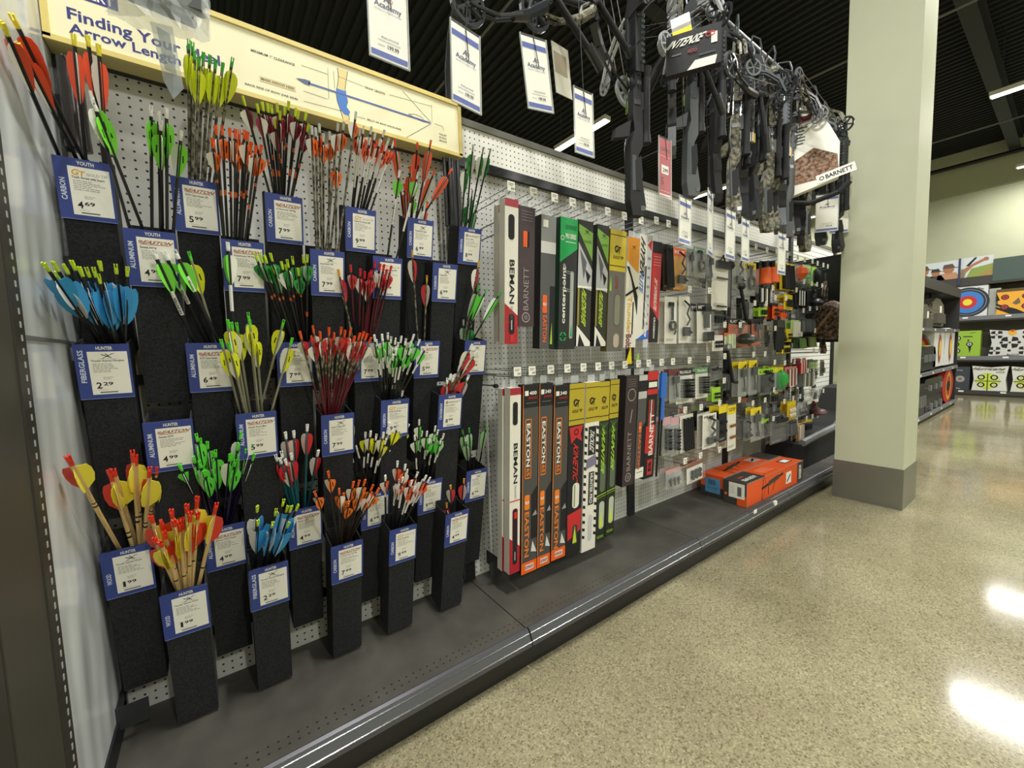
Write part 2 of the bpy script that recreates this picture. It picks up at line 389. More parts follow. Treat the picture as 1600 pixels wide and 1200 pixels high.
# ------------------------------------------------------------------ arrow holders
TILT = .2
def bow_mark(b, x, z, s, y, m_):       # little crossed bow emblem
    b.line(x-.5*s, z-.28*s, x+.45*s, z+.3*s, .06*s, y, m_); b.line(x-.55*s, z+.2*s, x+.3*s, z-.18*s, .09*s, y, m_)
    b.line(x-.2*s, z+.3*s, x+.1*s, z, .08*s, y, m_); b.line(x+.3*s, z+.25*s, x+.6*s, z+.33*s, .05*s, y, m_)
    b.line(x-.8*s, z-.33*s, x+.8*s, z-.33*s, .02*s, y, m_)
SMALL = mat('8d8d88', .7)
def price_card(parent, head, side, brand, prod, price):
    W, H = .105, .145; b = MB()
    b.box((0, -.004, -H), (W, -.001, 0), NAVY)
    x0, x1, z0, z1 = .0245, .1, -.133, -.019
    y = -.0046; b.box((x0, -.0044, z0), (x1, -.004, z1), PAPER)
    b.text(head, .042, -.0145, .073, -.0055, y, WHITE, True)
    b.text(side, .007, -.1, .0175, -.1+.0085*len(side), y, mat('d5dbf2', .5), True, 1)
    if brand == 'EASTON':
        b.text('EASTON', x0+.014, z1-.0155, x1-.004, z1-.007, y, BROWN, True, 0, .12)
        for k in range(3): b.line(x0+.004, z1-.009-k*.0025, x0+.012, z1-.009-k*.0025, .0015, y, BROWN)
        b.line(x0+.006, z1-.0175, x1-.01, z1-.0165, .0013, y, BROWN)
    elif brand == 'GT':
        b.text('G', x0+.006, z1-.02, x0+.019, z1-.006, y, GOLD, True, 0, .2); b.text('T', x0+.019, z1-.021, x0+.030, z1-.009, y, GOLD, True, 0, .2)
        b.text('GOLD TIP', x0+.033, z1-.018, x1-.005, z1-.0115, y, LGRAY)
    elif brand == 'BARNETT':
        b.ring(x0+.012, z1-.0125, .004, .0062, y, mat('6e2a2a', .5), 14); b.disc(x0+.012, z1-.0125, .0025, y, mat('6e2a2a', .5), 8)
        b.text('BARNETT', x0+.022, z1-.0165, x1-.004, z1-.0085, y, mat('4a2a2a', .5))
    else: bow_mark(b, (x0+x1)/2, z1-.012, .022, y, INK)
    b.text(prod, x0+.005, z1-.0275, x0+.005+min(.0026*len(prod), .063), z1-.0215, y, mat('4e4e52', .7), True)
    rr = random.Random(prod)
    for k in range(6):
        z = z1-.0325-.0042*k
        xx = x0+.007
        while xx < x0+.03+rr.random()*.035:
            d = .003+rr.random()*.007; b.line(xx, z, xx+d, z, .0014, y, SMALL); xx += d+.0015
    b.text('Scan this for', x0+.024, z1-.0695, x0+.043, z1-.0665, y, mat('4e4e52', .7)); b.text('More Info', x0+.024, z1-.074, x0+.038, z1-.071, y, mat('4e4e52', .7))
    big, small = price.split('.')
    b.text(big, x0+(.009 if big != '1' else .013), z1-.098, x0+(.0195 if big != '1' else .0185), z1-.081, y, INK, True)
    b.text(small, x0+.022, z1-.0905, x0+.041, z1-.081, y, INK, True)
    b.text('Compare at', x0+.011, z1-.1035, x0+.029, z1-.1012, y, mat('4e4e52', .7))
    b.line(x0+.014, z1-.1085, x0+.048, z1-.1085, .0028, y, mat('4e4e52', .7))
    b.box((.001, -.0052, -H), (W-.001, -.0049, -H+.0015), mat('7f8cc0', .3))
    o = b.obj('price_card', parent); o['label'] = 'blue bordered price card reading '+price; return o
BINS = {}
ROWZ = dict(A=(1.76, -.19, .5), B=(1.593, -.235, .47), C=(1.298, -.2, .5), D=(1.087, -.235, .49), E=(.74, -.17, .47), F=(.613, -.25, .455))
XE = [.01, .233, .457, .694, .917, 1.135]; XO = [.13, .335, .566, .765, .99]
CARDS = {
 'A': [('YOUTH', 'CARBON', 'GT', 'Youth Arrow with Insert', '4.69'), ('HUNTER', 'ALUMINUM', 'EASTON', 'XX75 Camo Hunter 340', '5.99'), ('HUNTER', 'CARBON', 'EASTON', '6.5 Bowhunter 340 Pkg', '7.99'), ('HUNTER', 'CARBON', 'GT', 'Hunter 2.0 Series 340', '9.99'), ('HUNTER', 'CARBON', 'bow', 'Thunderbolt Carbon', '6.49'), ('HUNTER', 'CARBON', 'BARNETT', 'Outdoors Carbon', '8.99')],
 'B': [('YOUTH', 'ALUMINUM', 'EASTON', 'Genesis Arrow', '4.99'), ('HUNTER', 'CARBON', 'EASTON', 'Powerhunter 340 Pkg', '7.99'), ('HUNTER', 'CARBON', 'bow', 'Speed Storm 340', '7.99'), ('HUNTER', 'CARBON', 'GT', 'Hunter 2.0 Series 400', '9.99'), ('HUNTER', 'CARBON', 'bow', 'Thunder Bolt', '6.99')],
 'C': [('HUNTER', 'FIBERGLASS', 'bow', 'Thunder Express Fiberglass', '2.29'), ('HUNTER', 'ALUMINUM', 'EASTON', 'XX75 Camo Hunter', '6.49'), ('HUNTER', 'CARBON', 'GT', 'Hunter Pro 400', '7.99'), ('HUNTER', 'CARBON', 'GT', 'Pro Series', '7.99'), ('HUNTER', 'CARBON', 'EASTON', 'Vector 500', '5.99'), ('HUNTER', 'CARBON', 'bow', 'Thunder Bolt', '6.99')],
 'D': [('HUNTER', 'ALUMINUM', 'EASTON', 'Genesis XX75', '4.99'), ('HUNTER', 'ALUMINUM', 'EASTON', 'Genesis Arrow Blue', '5.99'), ('HUNTER', 'CARBON', 'bow', 'Carbon Outlaw 340', '7.99'), ('HUNTER', 'CARBON', 'GT', 'Hunter 2.0 Series', '9.99'), ('HUNTER', 'CROSSBOW', 'BARNETT', 'Outdoor Crossbow', '8.99')],
 'E': [('HUNTER', 'WOOD', 'bow', 'Thunder Express Wood', '1.99'), ('HUNTER', 'ALUMINUM', 'EASTON', 'Genesis XX75 Purple', '4.99'), ('HUNTER', 'ALUMINUM', 'EASTON', 'Genesis XX75', '4.99'), ('HUNTER', 'CARBON', 'bow', 'Thunderbolt', '6.99'), ('HUNTER', 'CARBON', 'GT', 'Pro Hunter', '9.99'), ('HUNTER', 'CARBON', 'bow', 'Thunder Bolt', '6.99')],
 'F': [('HUNTER', 'WOOD', 'bow', 'Thunder Express Wood', '1.99'), ('HUNTER', 'FIBERGLASS', 'bow', 'Thunder Express Fiberglass', '2.29'), ('HUNTER', 'CARBON', 'EASTON', '6.5 Bowhunter 340 Pkg', '7.99'), ('HUNTER', 'CARBON', 'GT', 'Hunter 2.0 Series', '9.99'), ('HUNTER', 'CARBON', 'EASTON', 'Vector 500', '4.99')]}
ROWN = dict(A='top row', B='second row', C='third row', D='fourth row', E='fifth row', F='bottom row')
ORD = ['first', 'second', 'third', 'fourth', 'fifth', 'sixth']
for row, cards in CARDS.items():
    z, y, H = ROWZ[row]; xs = XE if row in 'ACE' else XO
    for k, cd_ in enumerate(cards):
        zz = z-.031 if (row, k) == ('D', 2) else z
        h = H if zz == z else H-.031
        t = thing('arrow_holder', 'black felt arrow holder, %s from the left in the %s, price card %s' % (ORD[k], ROWN[row], cd_[4]), 'arrow holder', (xs[k], y, zz), (TILT, 0, 0), 'black arrow holders')
        b = MB(); W = .105; a, c2 = .003, W-.003; dpt = .095; th = .003
        if row == 'F' or row == 'E': W = .103
        b.box((a, 0, -h), (c2, th, 0), FELT).box((a, dpt-th, -h), (c2, dpt, .012), FELT).box((a, th, -h), (a+th, dpt-th, 0), FELT)
        b.box((c2-th, th, -h), (c2, dpt-th, 0), FELT).box((a+th, th, -h), (c2-th, dpt-th, -h+.004), FELT)
        b.obj('pocket', t)
        price_card(t, *cd_)
        BINS[row+str(k+1)] = (xs[k], y, zz)
t = thing('holder_bracket', 'black steel bracket strips under the arrow holders', 'bracket', (0, 0, .2))
MB().box((-.002, -.125, .0), (.07, -.12, .066), mat('26272a', .5)).box((.0, -.12, .0), (.004, 0, .066), BLACK).obj('left_bracket', t)
MB().box((1.265, -.125, .0), (1.33, -.12, .066), mat('26272a', .5)).box((1.325, -.12, .0), (1.33, 0, .066), BLACK).obj('right_bracket', t)
for z in (.12, .5, .98, 1.32): MB().box((.0, -.012, z), (1.2, -.001, z+.03), BLACK).obj('cross_strip', t)

# ------------------------------------------------------------------ arrows
def vane_pts(kind):
    return {'blazer': ([(0, .026), (.015, .034), (.0165, .043), (.011, .06), (0, .08)]),
            'parab': ([(0, .028), (.010, .031), (.0155, .040), (.017, .055), (.014, .075), (.007, .098), (0, .112)]),
            'long': ([(0, .030), (.009, .033), (.0135, .045), (.0140, .065), (.011, .095), (.005, .125), (0, .14)]),
            'shield': ([(0, .045), (.006, .052), (.016, .050), (.0215, .062), (.0225, .085), (.0190, .112), (.011, .135), (0, .150)]),
            'wide': ([(0, .035), (.018, .045), (.023, .062), (.0235, .085), (.018, .108), (.0, .125)])}[kind]
ARROWL = .60
def arrow_proto(style):
    d = STY[style]; r = d.get('r', .0034); out = []
    segs = d.get('segs', []) ; prof = []
    sh = MB(); s0 = .014; base = mat(d['shaft'], .35) if d['shaft'] not in ('camo', 'wood') else (CAMO if d['shaft'] == 'camo' else mat('d9b97e', .6, 0, 'wood'))
    cuts = [(s0, ARROWL, base)]
    for a, e, c in segs:
        new = []
        for (p, q, mm) in cuts:
            if e <= p or a >= q: new.append((p, q, mm)); continue
            if a > p: new.append((p, a, mm))
            new.append((max(a, p), min(e, q), c if not isinstance(c, str) else mat(c, .4)))
            if e < q: new.append((e, q, mm))
        cuts = new
    for (p, q, mm) in cuts: sh.tube((0, 0, -p), (0, 0, -q), r, mm, n=7)
    for p, q, mm in cuts:       # the printed shaft name on wraps
        if mm is WHITEWRAP and q-p > .03: sh.text('HUNTER', -r*.55, -q+.006, r*.55, -p-.02, -r-.0003, INK, True, 1)
    nk = MB(); nm = mat(d['nock'], .35)
    nk.lathe([(.0036*r/.0034*.95, -.018), (r*1.12, -.008), (r*1.05, -.004)], nm, 8)
    nk.box((-r, -r*.7, -.005), (-r*.35, r*.7, .007), nm).box((r*.35, -r*.7, -.005), (r, r*.7, .007), nm)
    vs = []
    for k, c in enumerate(d['vanes']):
        v = MB(); pts = [(x+r*.8, -z) for x, z in vane_pts(d['kind'])]
        pts = [(r*.5, -vane_pts(d['kind'])[0][1])]+pts[:]+[(r*.5, -vane_pts(d['kind'])[-1][1])]
        v.poly(pts[::-1], -.0004, mat(c, .4), .0008)
        if d.get('mark') and k != 1:
            mx = r+.005; mz = -sum(z for _, z in vane_pts(d['kind']))/len(vane_pts(d['kind']))
            v.line(mx, mz+.009, mx+.001, mz-.009, .003, -.0006, INK).line(mx, mz+.009, mx+.001, mz-.009, .003, .0006, INK)
        me = v.mesh('vane'); a = d.get('ang', 0)+k*2*PI/3
        vs.append((me, a))
    return sh.mesh('shaft', True), nk.mesh('nock'), vs
WHITEWRAP = mat('e9e9e4', .4)
B1 = '1b1b1e'
STY = {
 'coral_long': dict(shaft=B1, nock='eee23a', vanes=['ee5a3a', 'f5f2ea', 'ee5a3a'], kind='long', r=.0042),
 'lime_white': dict(shaft=B1, nock='f2f2ee', vanes=['7bdc3c', 'f2f2ea', '7bdc3c'], kind='parab', r=.0038, mark=1),
 'yellow_camo': dict(shaft='camo', nock='3fae3c', vanes=['d9e628', 'd9e628', 'd9e628'], kind='parab', r=.0036),
 'orange_blazer': dict(shaft=B1, nock='ee5c1e', vanes=['ee6a1c', 'f0eee6', 'ee6a1c'], kind='blazer', segs=[(.155, .17, 'c05a2a')], mark=1),
 'maroon_blazer': dict(shaft=B1, nock='c8dc2c', vanes=['8f1f33', 'f0eee6', '8f1f33'], kind='blazer', segs=[(.17, .19, 'c05a2a')], mark=1),
 'orange_camo': dict(shaft='camo', nock='c9ccc8', vanes=['f06a1e', 'f0eee6', 'f06a1e'], kind='blazer', mark=1, segs=[(.012, .06, B1)]),
 'coral_wrap': dict(shaft=B1, nock='d8dad6', vanes=['f0603a', 'f0eee6', 'f0603a'], kind='blazer', segs=[(.085, .2, WHITEWRAP)], mark=1),
 'red_long': dict(shaft=B1, nock='f2502c', vanes=['f0603f', 'f0603f', 'e8e6e0'], kind='long'),
 'green_wrap': dict(shaft=B1, nock='f0f0ee', vanes=['76d646', 'f0f0ea', '76d646'], kind='blazer', segs=[(.1, .2, WHITEWRAP)]),
 'green_dark': dict(shaft=B1, nock='9aa09c', vanes=['1f8a3a', 'e8ece6', '1f8a3a'], kind='parab', mark=1),
 'lime_long': dict(shaft=B1, nock='49c24a', vanes=['66dc48', 'e6eee2', '66dc48'], kind='long'),
 'blue_white': dict(shaft=B1, nock='c4dc30', vanes=['3f9fdc', 'eef2f4', '3f9fdc'], kind='shield', r=.0036),
 'green_cw': dict(shaft=B1, nock='f4f4f2', vanes=['7be04a', 'f2f2ea', '7be04a'], kind='parab', segs=[(.12, .2, WHITEWRAP)], r=.0048),
 'yellow_silver': dict(shaft='8d8a74', nock='5fdc3c', vanes=['e4ea2c', 'f4f4ea', 'e4ea2c'], kind='parab', mark=1),
 'green_blazer': dict(shaft=B1, nock='c0e030', vanes=['2f9a48', 'f0eee6', '2f9a48'], kind='blazer', segs=[(.175, .19, 'c05a2a')], mark=1),
 'red_blazer': dict(shaft=B1, nock='d42a34', vanes=['cc2a34', 'f0eee6', 'cc2a34'], kind='blazer', segs=[(.12, .3, '5a1a26')], mark=1),
 'red_camo': dict(shaft='camo', nock='f05a28', vanes=['c0282e', 'f2eee6', 'c0282e'], kind='blazer', segs=[(.17, .4, '5a1a26')]),
 'red_narrow': dict(shaft='camo', nock='d9a83a', vanes=['c22a34', 'f0eae2', 'c22a34'], kind='parab'),
 'lime_wrap': dict(shaft=B1, nock='f6f6f4', vanes=['62dc4c', 'f2f2ea', '62dc4c'], kind='blazer', segs=[(.11, .17, WHITEWRAP)]),
 'wood_yellow': dict(shaft='wood', nock='d8361c', vanes=['efe04a', 'd0341e', 'efe04a'], kind='wide', r=.0048, segs=[(.014, .03, 'd8361c'), (.2, .205, INK), (.215, .222, INK)]),
 'wood_red': dict(shaft='wood', nock='d8361c', vanes=['d23a22', 'efe04a', 'efd84a'], kind='wide', r=.0048, segs=[(.014, .03, 'd8361c'), (.2, .205, INK)]),
 'lime_purple': dict(shaft='1d1536', nock='62e03c', vanes=['66e04a', 'f4f4ee', '66e04a'], kind='parab', mark=1),
 'teal_red': dict(shaft='1f6068', nock='f4f4f2', vanes=['d82c34', 'f2eee8', 'd82c34'], kind='parab', r=.004),
 'yellow_wrap': dict(shaft=B1, nock='f4f4f2', vanes=['e8e62a', 'f2f2e4', 'e8e62a'], kind='blazer', segs=[(.12, .18, WHITEWRAP)]),
 'orange_small': dict(shaft='2b211d', nock='f06a22', vanes=['f07a22', 'f2ece2', 'f07a22'], kind='blazer', mark=1),
 'orange_wrap': dict(shaft=B1, nock='f2f2ee', vanes=['f2683a', 'f2ece6', 'f2683a'], kind='blazer', segs=[(.085, .18, WHITEWRAP)]),
 'red_yellow': dict(shaft=B1, nock='e0a030', vanes=['c83440', 'f2ece6', 'c83440'], kind='parab'),
 'pale_green': dict(shaft=B1, nock='3fae4c', vanes=['9fd49a', 'eef2ea', '4fae4c'], kind='long'),
 'red_white_cb': dict(shaft='camo', nock='f2f2f0', vanes=['d02c34', 'f2eee8', 'd02c34'], kind='parab', r=.0045),
}
DESC = {
 'coral_long': 'black arrow with coral and white vanes, yellow nock', 'lime_white': 'black arrow with lime and white vanes, white nock',
 'yellow_camo': 'camouflage arrow with all yellow vanes, green nock', 'orange_blazer': 'black arrow with short orange vanes, orange nock',
 'maroon_blazer': 'black arrow with maroon vanes, yellow-green nock', 'orange_camo': 'camouflage arrow with short orange vanes, grey nock',
 'coral_wrap': 'white wrapped arrow with coral vanes, silver nock', 'red_long': 'black arrow with long coral red vanes, orange nock',
 'green_wrap': 'white wrapped arrow with short green vanes', 'green_dark': 'black arrow with dark green vanes and a grey nock',
 'lime_long': 'black arrow with long bright green vanes', 'blue_white': 'thin black arrow with blue and white vanes, yellow nock',
 'green_cw': 'thick arrow with green vanes, white band and white nock', 'yellow_silver': 'olive shaft arrow with yellow vanes and a green nock',
 'green_blazer': 'black arrow with green vanes, yellow-green nock', 'red_blazer': 'black arrow with short red vanes and a red nock',
 'red_camo': 'camouflage arrow with red and white vanes, orange nock', 'red_narrow': 'camouflage arrow with red vanes and an amber nock',
 'lime_wrap': 'black arrow with short lime vanes, white wrap', 'wood_yellow': 'wooden arrow with yellow feathers and a red tip',
 'wood_red': 'wooden arrow with red and yellow feathers, red tip', 'lime_purple': 'dark purple arrow with lime vanes and a lime nock',
 'teal_red': 'teal arrow with red and white vanes, white nock', 'yellow_wrap': 'black arrow with yellow vanes and a white nock',
 'orange_small': 'brown-black arrow with small orange vanes and nock', 'orange_wrap': 'white wrapped arrow with orange vanes, white nock',
 'red_yellow': 'black arrow with red vanes and a yellow nock', 'pale_green': 'black arrow with pale green vanes',
 'red_white_cb': 'thick arrow with red and white vanes, white nock'}
BINTXT = {k: 'in %s holder, %s' % (ORD[int(k[1])-1], ROWN[k[0]].replace(' row', ' row')) for k in BINS}
# style, holder, mouth centre (share of the width), nock points
CL = [
 ('coral_long', 'A1', .25, [(5, 40), (20, 27)]), ('coral_long', 'A1', .8, [(115, 58), (137, 60), (154, 74)]),
 ('lime_white', 'B1', .1, [(142, 147), (146, 160)]), ('coral_long', 'A1', .4, [(30, 72)]),
 ('lime_white', 'B1', .75, [(236, 170), (248, 178), (260, 173), (251, 192), (283, 208)]),
 ('yellow_camo', 'A2', .6, [(295, 66), (301, 70), (304, 82), (318, 86), (328, 90), (337, 97), (348, 102), (363, 94), (311, 92)]),
 ('orange_blazer', 'B2', .35, [(332, 220), (337, 200), (347, 200), (359, 204), (368, 206), (374, 207), (382, 207), (387, 210), (371, 222), (400, 231), (408, 230), (392, 226)]),
 ('maroon_blazer', 'A3', .5, [(380, 154), (402, 166), (410, 163), (418, 165), (424, 167), (433, 165), (437, 177), (451, 162), (462, 173), (466, 176), (478, 179), (482, 197), (445, 170), (430, 190)]),
 ('orange_camo', 'B3', .5, [(487, 200), (493, 203), (499, 197), (515, 209), (505, 212), (526, 252)]),
 ('orange_camo', 'B3', .75, [(528, 196), (537, 194), (556, 178)]),
 ('coral_wrap', 'A4', .6, [(562, 204), (568, 200), (580, 201), (600, 206), (578, 218), (594, 220), (607, 219), (615, 224), (586, 210), (604, 228)]),
 ('red_long', 'A5', .3, [(617, 221), (652, 226), (673, 222), (641, 262), (655, 250), (679, 267), (705, 266), (668, 318), (632, 290)]),
 ('green_wrap', 'B4', .9, [(624, 269), (653, 272)]), ('green_wrap', 'A5', .4, [(663, 288), (645, 300)]),
 ('green_dark', 'A6', .5, [(739, 229), (755, 233), (766, 235), (728, 256), (733, 312), (744, 322), (738, 300)]),
 ('green_cw', 'C2', .5, [(240, 394), (257, 396), (274, 394)]), ('yellow_silver', 'C2', .7, [(296, 397)]),
 ('blue_white', 'C1', .65, [(70, 414), (85, 413), (86, 428), (101, 417), (113, 411), (121, 424), (125, 421), (136, 422), (147, 422), (154, 432), (156, 412), (181, 417), (199, 421)]),
 ('green_cw', 'D2', .1, [(356, 382)]),
 ('green_blazer', 'C3', .75, [(399, 399), (407, 401), (414, 402), (423, 399), (449, 409), (447, 417), (457, 404), (474, 402), (480, 401), (478, 412), (427, 419), (466, 422), (440, 412)]),
 ('red_blazer', 'C4', .5, [(548, 417), (563, 423), (570, 427), (580, 425), (586, 411), (594, 415), (600, 416), (611, 418), (604, 424), (576, 436)]),
 ('red_narrow', 'C4', .05, [(529, 424)]), ('red_narrow', 'C5', .3, [(644, 394)]), ('red_narrow', 'C5', .5, [(667, 433)]),
 ('lime_long', 'C6', .15, [(748, 449), (760, 453), (782, 457)]), ('red_narrow', 'C6', .0, [(748, 410)]), ('green_dark', 'C6', .0, [(724, 502), (736, 505)]),
 ('yellow_silver', 'D2', .4, [(356, 503), (362, 507), (370, 508), (388, 492), (390, 503), (346, 534), (358, 538), (399, 520)]),
 ('yellow_silver', 'D2', .9, [(443, 503), (456, 531)]),
 ('red_camo', 'D3', .4, [(469, 521), (489, 512), (487, 528), (500, 521), (514, 515), (517, 533), (522, 523), (533, 514), (539, 519), (548, 515), (554, 528), (562, 523), (568, 521), (573, 524), (579, 530), (560, 537), (508, 534), (544, 532)]),
 ('lime_wrap', 'D4', .45, [(585, 526), (588, 533), (597, 525), (598, 533), (606, 523), (611, 529), (618, 531), (627, 528), (634, 532), (646, 525), (642, 536), (655, 533), (667, 541), (622, 538), (614, 556), (607, 543), (641, 548), (619, 548)]),
 ('lime_wrap', 'D4', .75, [(629, 613)]),
 ('red_white_cb', 'D5', .4, [(744, 551), (737, 540), (704, 587), (699, 593), (717, 582), (708, 590), (732, 588), (718, 574)]),
 ('wood_yellow', 'E1', .7, [(106, 715), (171, 737), (178, 736), (207, 707), (234, 733), (240, 724), (246, 732), (212, 714)]),
 ('lime_purple', 'E2', .4, [(296, 694), (307, 681), (313, 688), (324, 693), (337, 706), (281, 728), (312, 723), (319, 738), (335, 721), (372, 695), (376, 678), (368, 721), (393, 696), (397, 712), (384, 704), (303, 716), (359, 712)]),
 ('teal_red', 'E3', .35, [(446, 678), (459, 676), (480, 666), (431, 713), (440, 708), (438, 718), (446, 720), (455, 711), (497, 706)]),
 ('yellow_wrap', 'E4', .1, [(538, 655), (544, 653)]),
 ('yellow_wrap', 'E4', .5, [(571, 678), (579, 676), (588, 681), (599, 678), (606, 671), (608, 663), (615, 663), (622, 665), (627, 650), (632, 663), (638, 665), (603, 688), (618, 672)]),
 ('lime_wrap', 'E5', .4, [(655, 658), (659, 676), (667, 676), (671, 688), (680, 668), (679, 683), (693, 680), (689, 688), (648, 682), (684, 674)]),
 ('pale_green', 'E6', .5, [(723, 674), (733, 671), (760, 666), (728, 690)]),
 ('wood_red', 'F1', .5, [(236, 809), (252, 816), (268, 799), (272, 815), (292, 791), (297, 803), (285, 815), (308, 779), (309, 803), (338, 789), (242, 843), (280, 818), (257, 833), (250, 848)]),
 ('blue_white', 'F2', .5, [(402, 793), (431, 798), (443, 783), (426, 818), (449, 793), (455, 793), (465, 791), (451, 818), (403, 815)]),
 ('orange_small', 'F3', .5, [(513, 739), (530, 766), (537, 773), (492, 770), (552, 755), (561, 753), (570, 752), (582, 760), (580, 771), (591, 765), (545, 785), (565, 770)]),
 ('orange_wrap', 'F4', .4, [(602, 745), (621, 723), (633, 728), (636, 736), (624, 751), (629, 748), (643, 753), (652, 740), (660, 751), (665, 745), (671, 748), (648, 762)]),
 ('red_yellow', 'F5', .5, [(704, 760), (698, 788), (725, 750)]),
]
PR = {}
rnd = random.Random(3)
for style, bn, u, pts in CL:
    if style not in PR: PR[style] = arrow_proto(style)
    sh, nk, vs = PR[style]
    bx, by, bz = BINS[bn]
    n = len(pts); mx = sum(p[0] for p in pts)/n; span = max(p[0] for p in pts)-min(p[0] for p in pts)+1e-3
    for k, (px, py) in enumerate(pts):
        py_m = by+.025+rnd.random()*.045
        yn = by-.035-rnd.random()*.035
        N = at(px, py, 1, yn)
        f = min(max(u+(px-mx)/span*.55, .1), .9)
        Mo = Vector((bx+.105*f, py_m, bz-.005))
        if (N-Mo).length > .42: yn = by-.02; N = at(px, py, 1, yn)
        while N.x < .022 and yn > -.46: yn -= .02; N = at(px, py, 1, yn)
        if N.z-bz < .13 and yn > by-.09:      # short ones stand steeply, low in the pocket
            N = at(px, py, 1, by+.015); Mo = Vector((bx+.0525+(Mo.x-bx-.0525)*.6, Mo.y+.035, bz-.17))
        d = (N-Mo); d.normalize()
        q = Vector((0, 0, 1)).rotation_difference(d)
        # turn the arrow so that one vane lies away from the viewer and two spread sideways
        rz = rnd.choice([PI/6, PI/6, PI/2+PI/3, 0, rnd.random()*2*PI])+rnd.uniform(-.25, .25)
        t = bpy.data.objects.new('arrow', None); t.empty_display_size = .02; COL.objects.link(t)
        t.rotation_mode = 'QUATERNION'; t.rotation_quaternion = q @ Euler((0, 0, rz)).to_quaternion(); t.location = N
        tag(t, DESC[style]+' '+BINTXT[bn], 'arrow', style.replace('_', ' ')+' arrows '+BINTXT[bn])
        o = bpy.data.objects.new('shaft', sh); o.parent = t; COL.objects.link(o)
        out = (N-Mo).length; ins = 0
        while ins < .4:      # how far the tail runs before it would leave the pocket
            q_ = Mo-d*ins; dz_ = bz-q_.z; yf = by+dz_*TILT
            if not (bx+.010 < q_.x < bx+.095 and yf+.008 < q_.y < yf+.088): break
            ins += .01
        o.scale = (1, 1, min(1, (out+max(ins, .02))/ARROWL))
        o = bpy.data.objects.new('nock', nk); o.parent = t; COL.objects.link(o)
        for me, a in vs:
            o = bpy.data.objects.new('vane', me); o.parent = t; o.rotation_euler = (0, 0, a); COL.objects.link(o)

# ------------------------------------------------------------------ arrow length sign
t = thing('arrow_length_sign', 'long cream sign about finding your arrow length above the arrows', 'sign', (0, 0, 2.09))
YS = -.088
MB().box((0, YS+.002, -.004), (S, -.002, .215), mat('cfc184', .5)).obj('sign_box', t)
fr = MB()
for lo, hi in (((0, YS-.006, -.006), (S, YS+.004, .008)), ((0, YS-.006, .2), (S, YS+.004, .215)), ((0, YS-.006, 0), (.014, YS+.004, .21)), ((S-.014, YS-.006, 0), (S, YS+.004, .21))):
    fr.box(lo, hi, mat('dcc878', .45))
fr.obj('frame', t)
def sg(px, py):
    p = at(px, py, 1, YS); return p.x, p.z-2.09
b = MB(); y = YS-.0004; b.quad(.012, .006, S-.012, .202, YS, mat('efe9c4', .5)); SN = mat('2a2f7c', .5); SL = mat('55534a', .6)

b.text('Finding Your Ideal', .048, .052, .375, .091, y, SN, True)
b.text('Arrow Length', .048, .0185, .278, .053, y, SN, True)
b.quad(.02, .122, .15, .16, y, SN); b.text('EXPERT', .045, .128, .142, .15, y-.0004, WHITE, True)
SB = mat('3f78c8', .45); SBK = mat('3a4560', .5)
def seg(p, q, wd, m_): b.line(*sg(*p), *sg(*q), wd, y-.0003, m_)
def stx(s, p, wd, ht, m_=SL): x_, z_ = sg(*p); b.text(s, x_, z_-ht/2, x_+wd, z_+ht/2, y-.0003, m_, True)
stx('MINIMUM 1" CLEARANCE', (392, 78), .125, .008); stx('BACK SIDE OF BOW (FAR SIDE)', (383, 131), .15, .008)
x_, z_ = sg(408, 123); b.quad(x_-.004, z_-.008, x_+.1, z_+.008, y-.0002, mat('d8c893', .5)); stx('MARK ARROW HERE', (408, 123), .095, .008)
stx('DRAW LENGTH', (570, 136), .075, .008); stx('BELLY OF BOW (FACE SIDE)', (574, 187), .13, .008)
stx('VALLEY', (686, 209), .035, .007); stx('OF NOCK', (686, 214), .035, .007); stx('GROOVE', (686, 219), .035, .007)
for p, q in (((471, 102), (512, 116)), ((474, 142), (512, 155)), ((474, 158), (536, 174)), ((512, 106), (514, 155)), ((521, 111), (523, 138)), ((527, 119), (568, 135)), ((608, 148), (674, 166)), ((674, 164), (675, 190)), ((558, 182), (571, 186)), ((679, 193), (692, 198)), ((692, 198), (693, 205))): seg(p, q, .0012, SL)
bow = [(527, 106), (529, 120), (527, 135), (525, 145), (527, 158), (532, 172), (536, 186), (546, 188), (545, 180), (541, 168), (543, 158), (539, 140), (541, 125), (543, 112)]
b.poly([sg(*p) for p in bow], y-.0002, mat('e3cf88', .5))
for i in range(len(bow)-1):
    if i != 6: seg(bow[i], bow[i+1], .002, SBK)
b.poly([sg(*p) for p in ((525, 138), (541, 143), (540, 150), (544, 160), (541, 166), (547, 175), (545, 181), (538, 179), (531, 170), (527, 155))], y-.0005, SB)
b.line(*sg(482, 130), *sg(672, 192), .0055, y-.0008, mat('4a67b0', .4))
b.poly([sg(*p) for p in ((462, 122), (476, 124), (485, 127), (484, 134), (476, 131))], y-.0008, mat('4a5a86', .4))
for p, q in (((629, 142), (674, 192)), ((674, 193), (633, 216))): seg(p, q, .0015, SBK)
pp = [(638, 178), (650, 179), (660, 184), (664, 191), (655, 188)]
for i in range(5): seg(pp[i], pp[(i+1) % 5], .0014, SBK)
b.obj('printed_face', t)
MB().tube((.02, -.02, -.01), (.035, -.12, -.05), .002, WIRE, n=5).obj('mounting_wire', t)

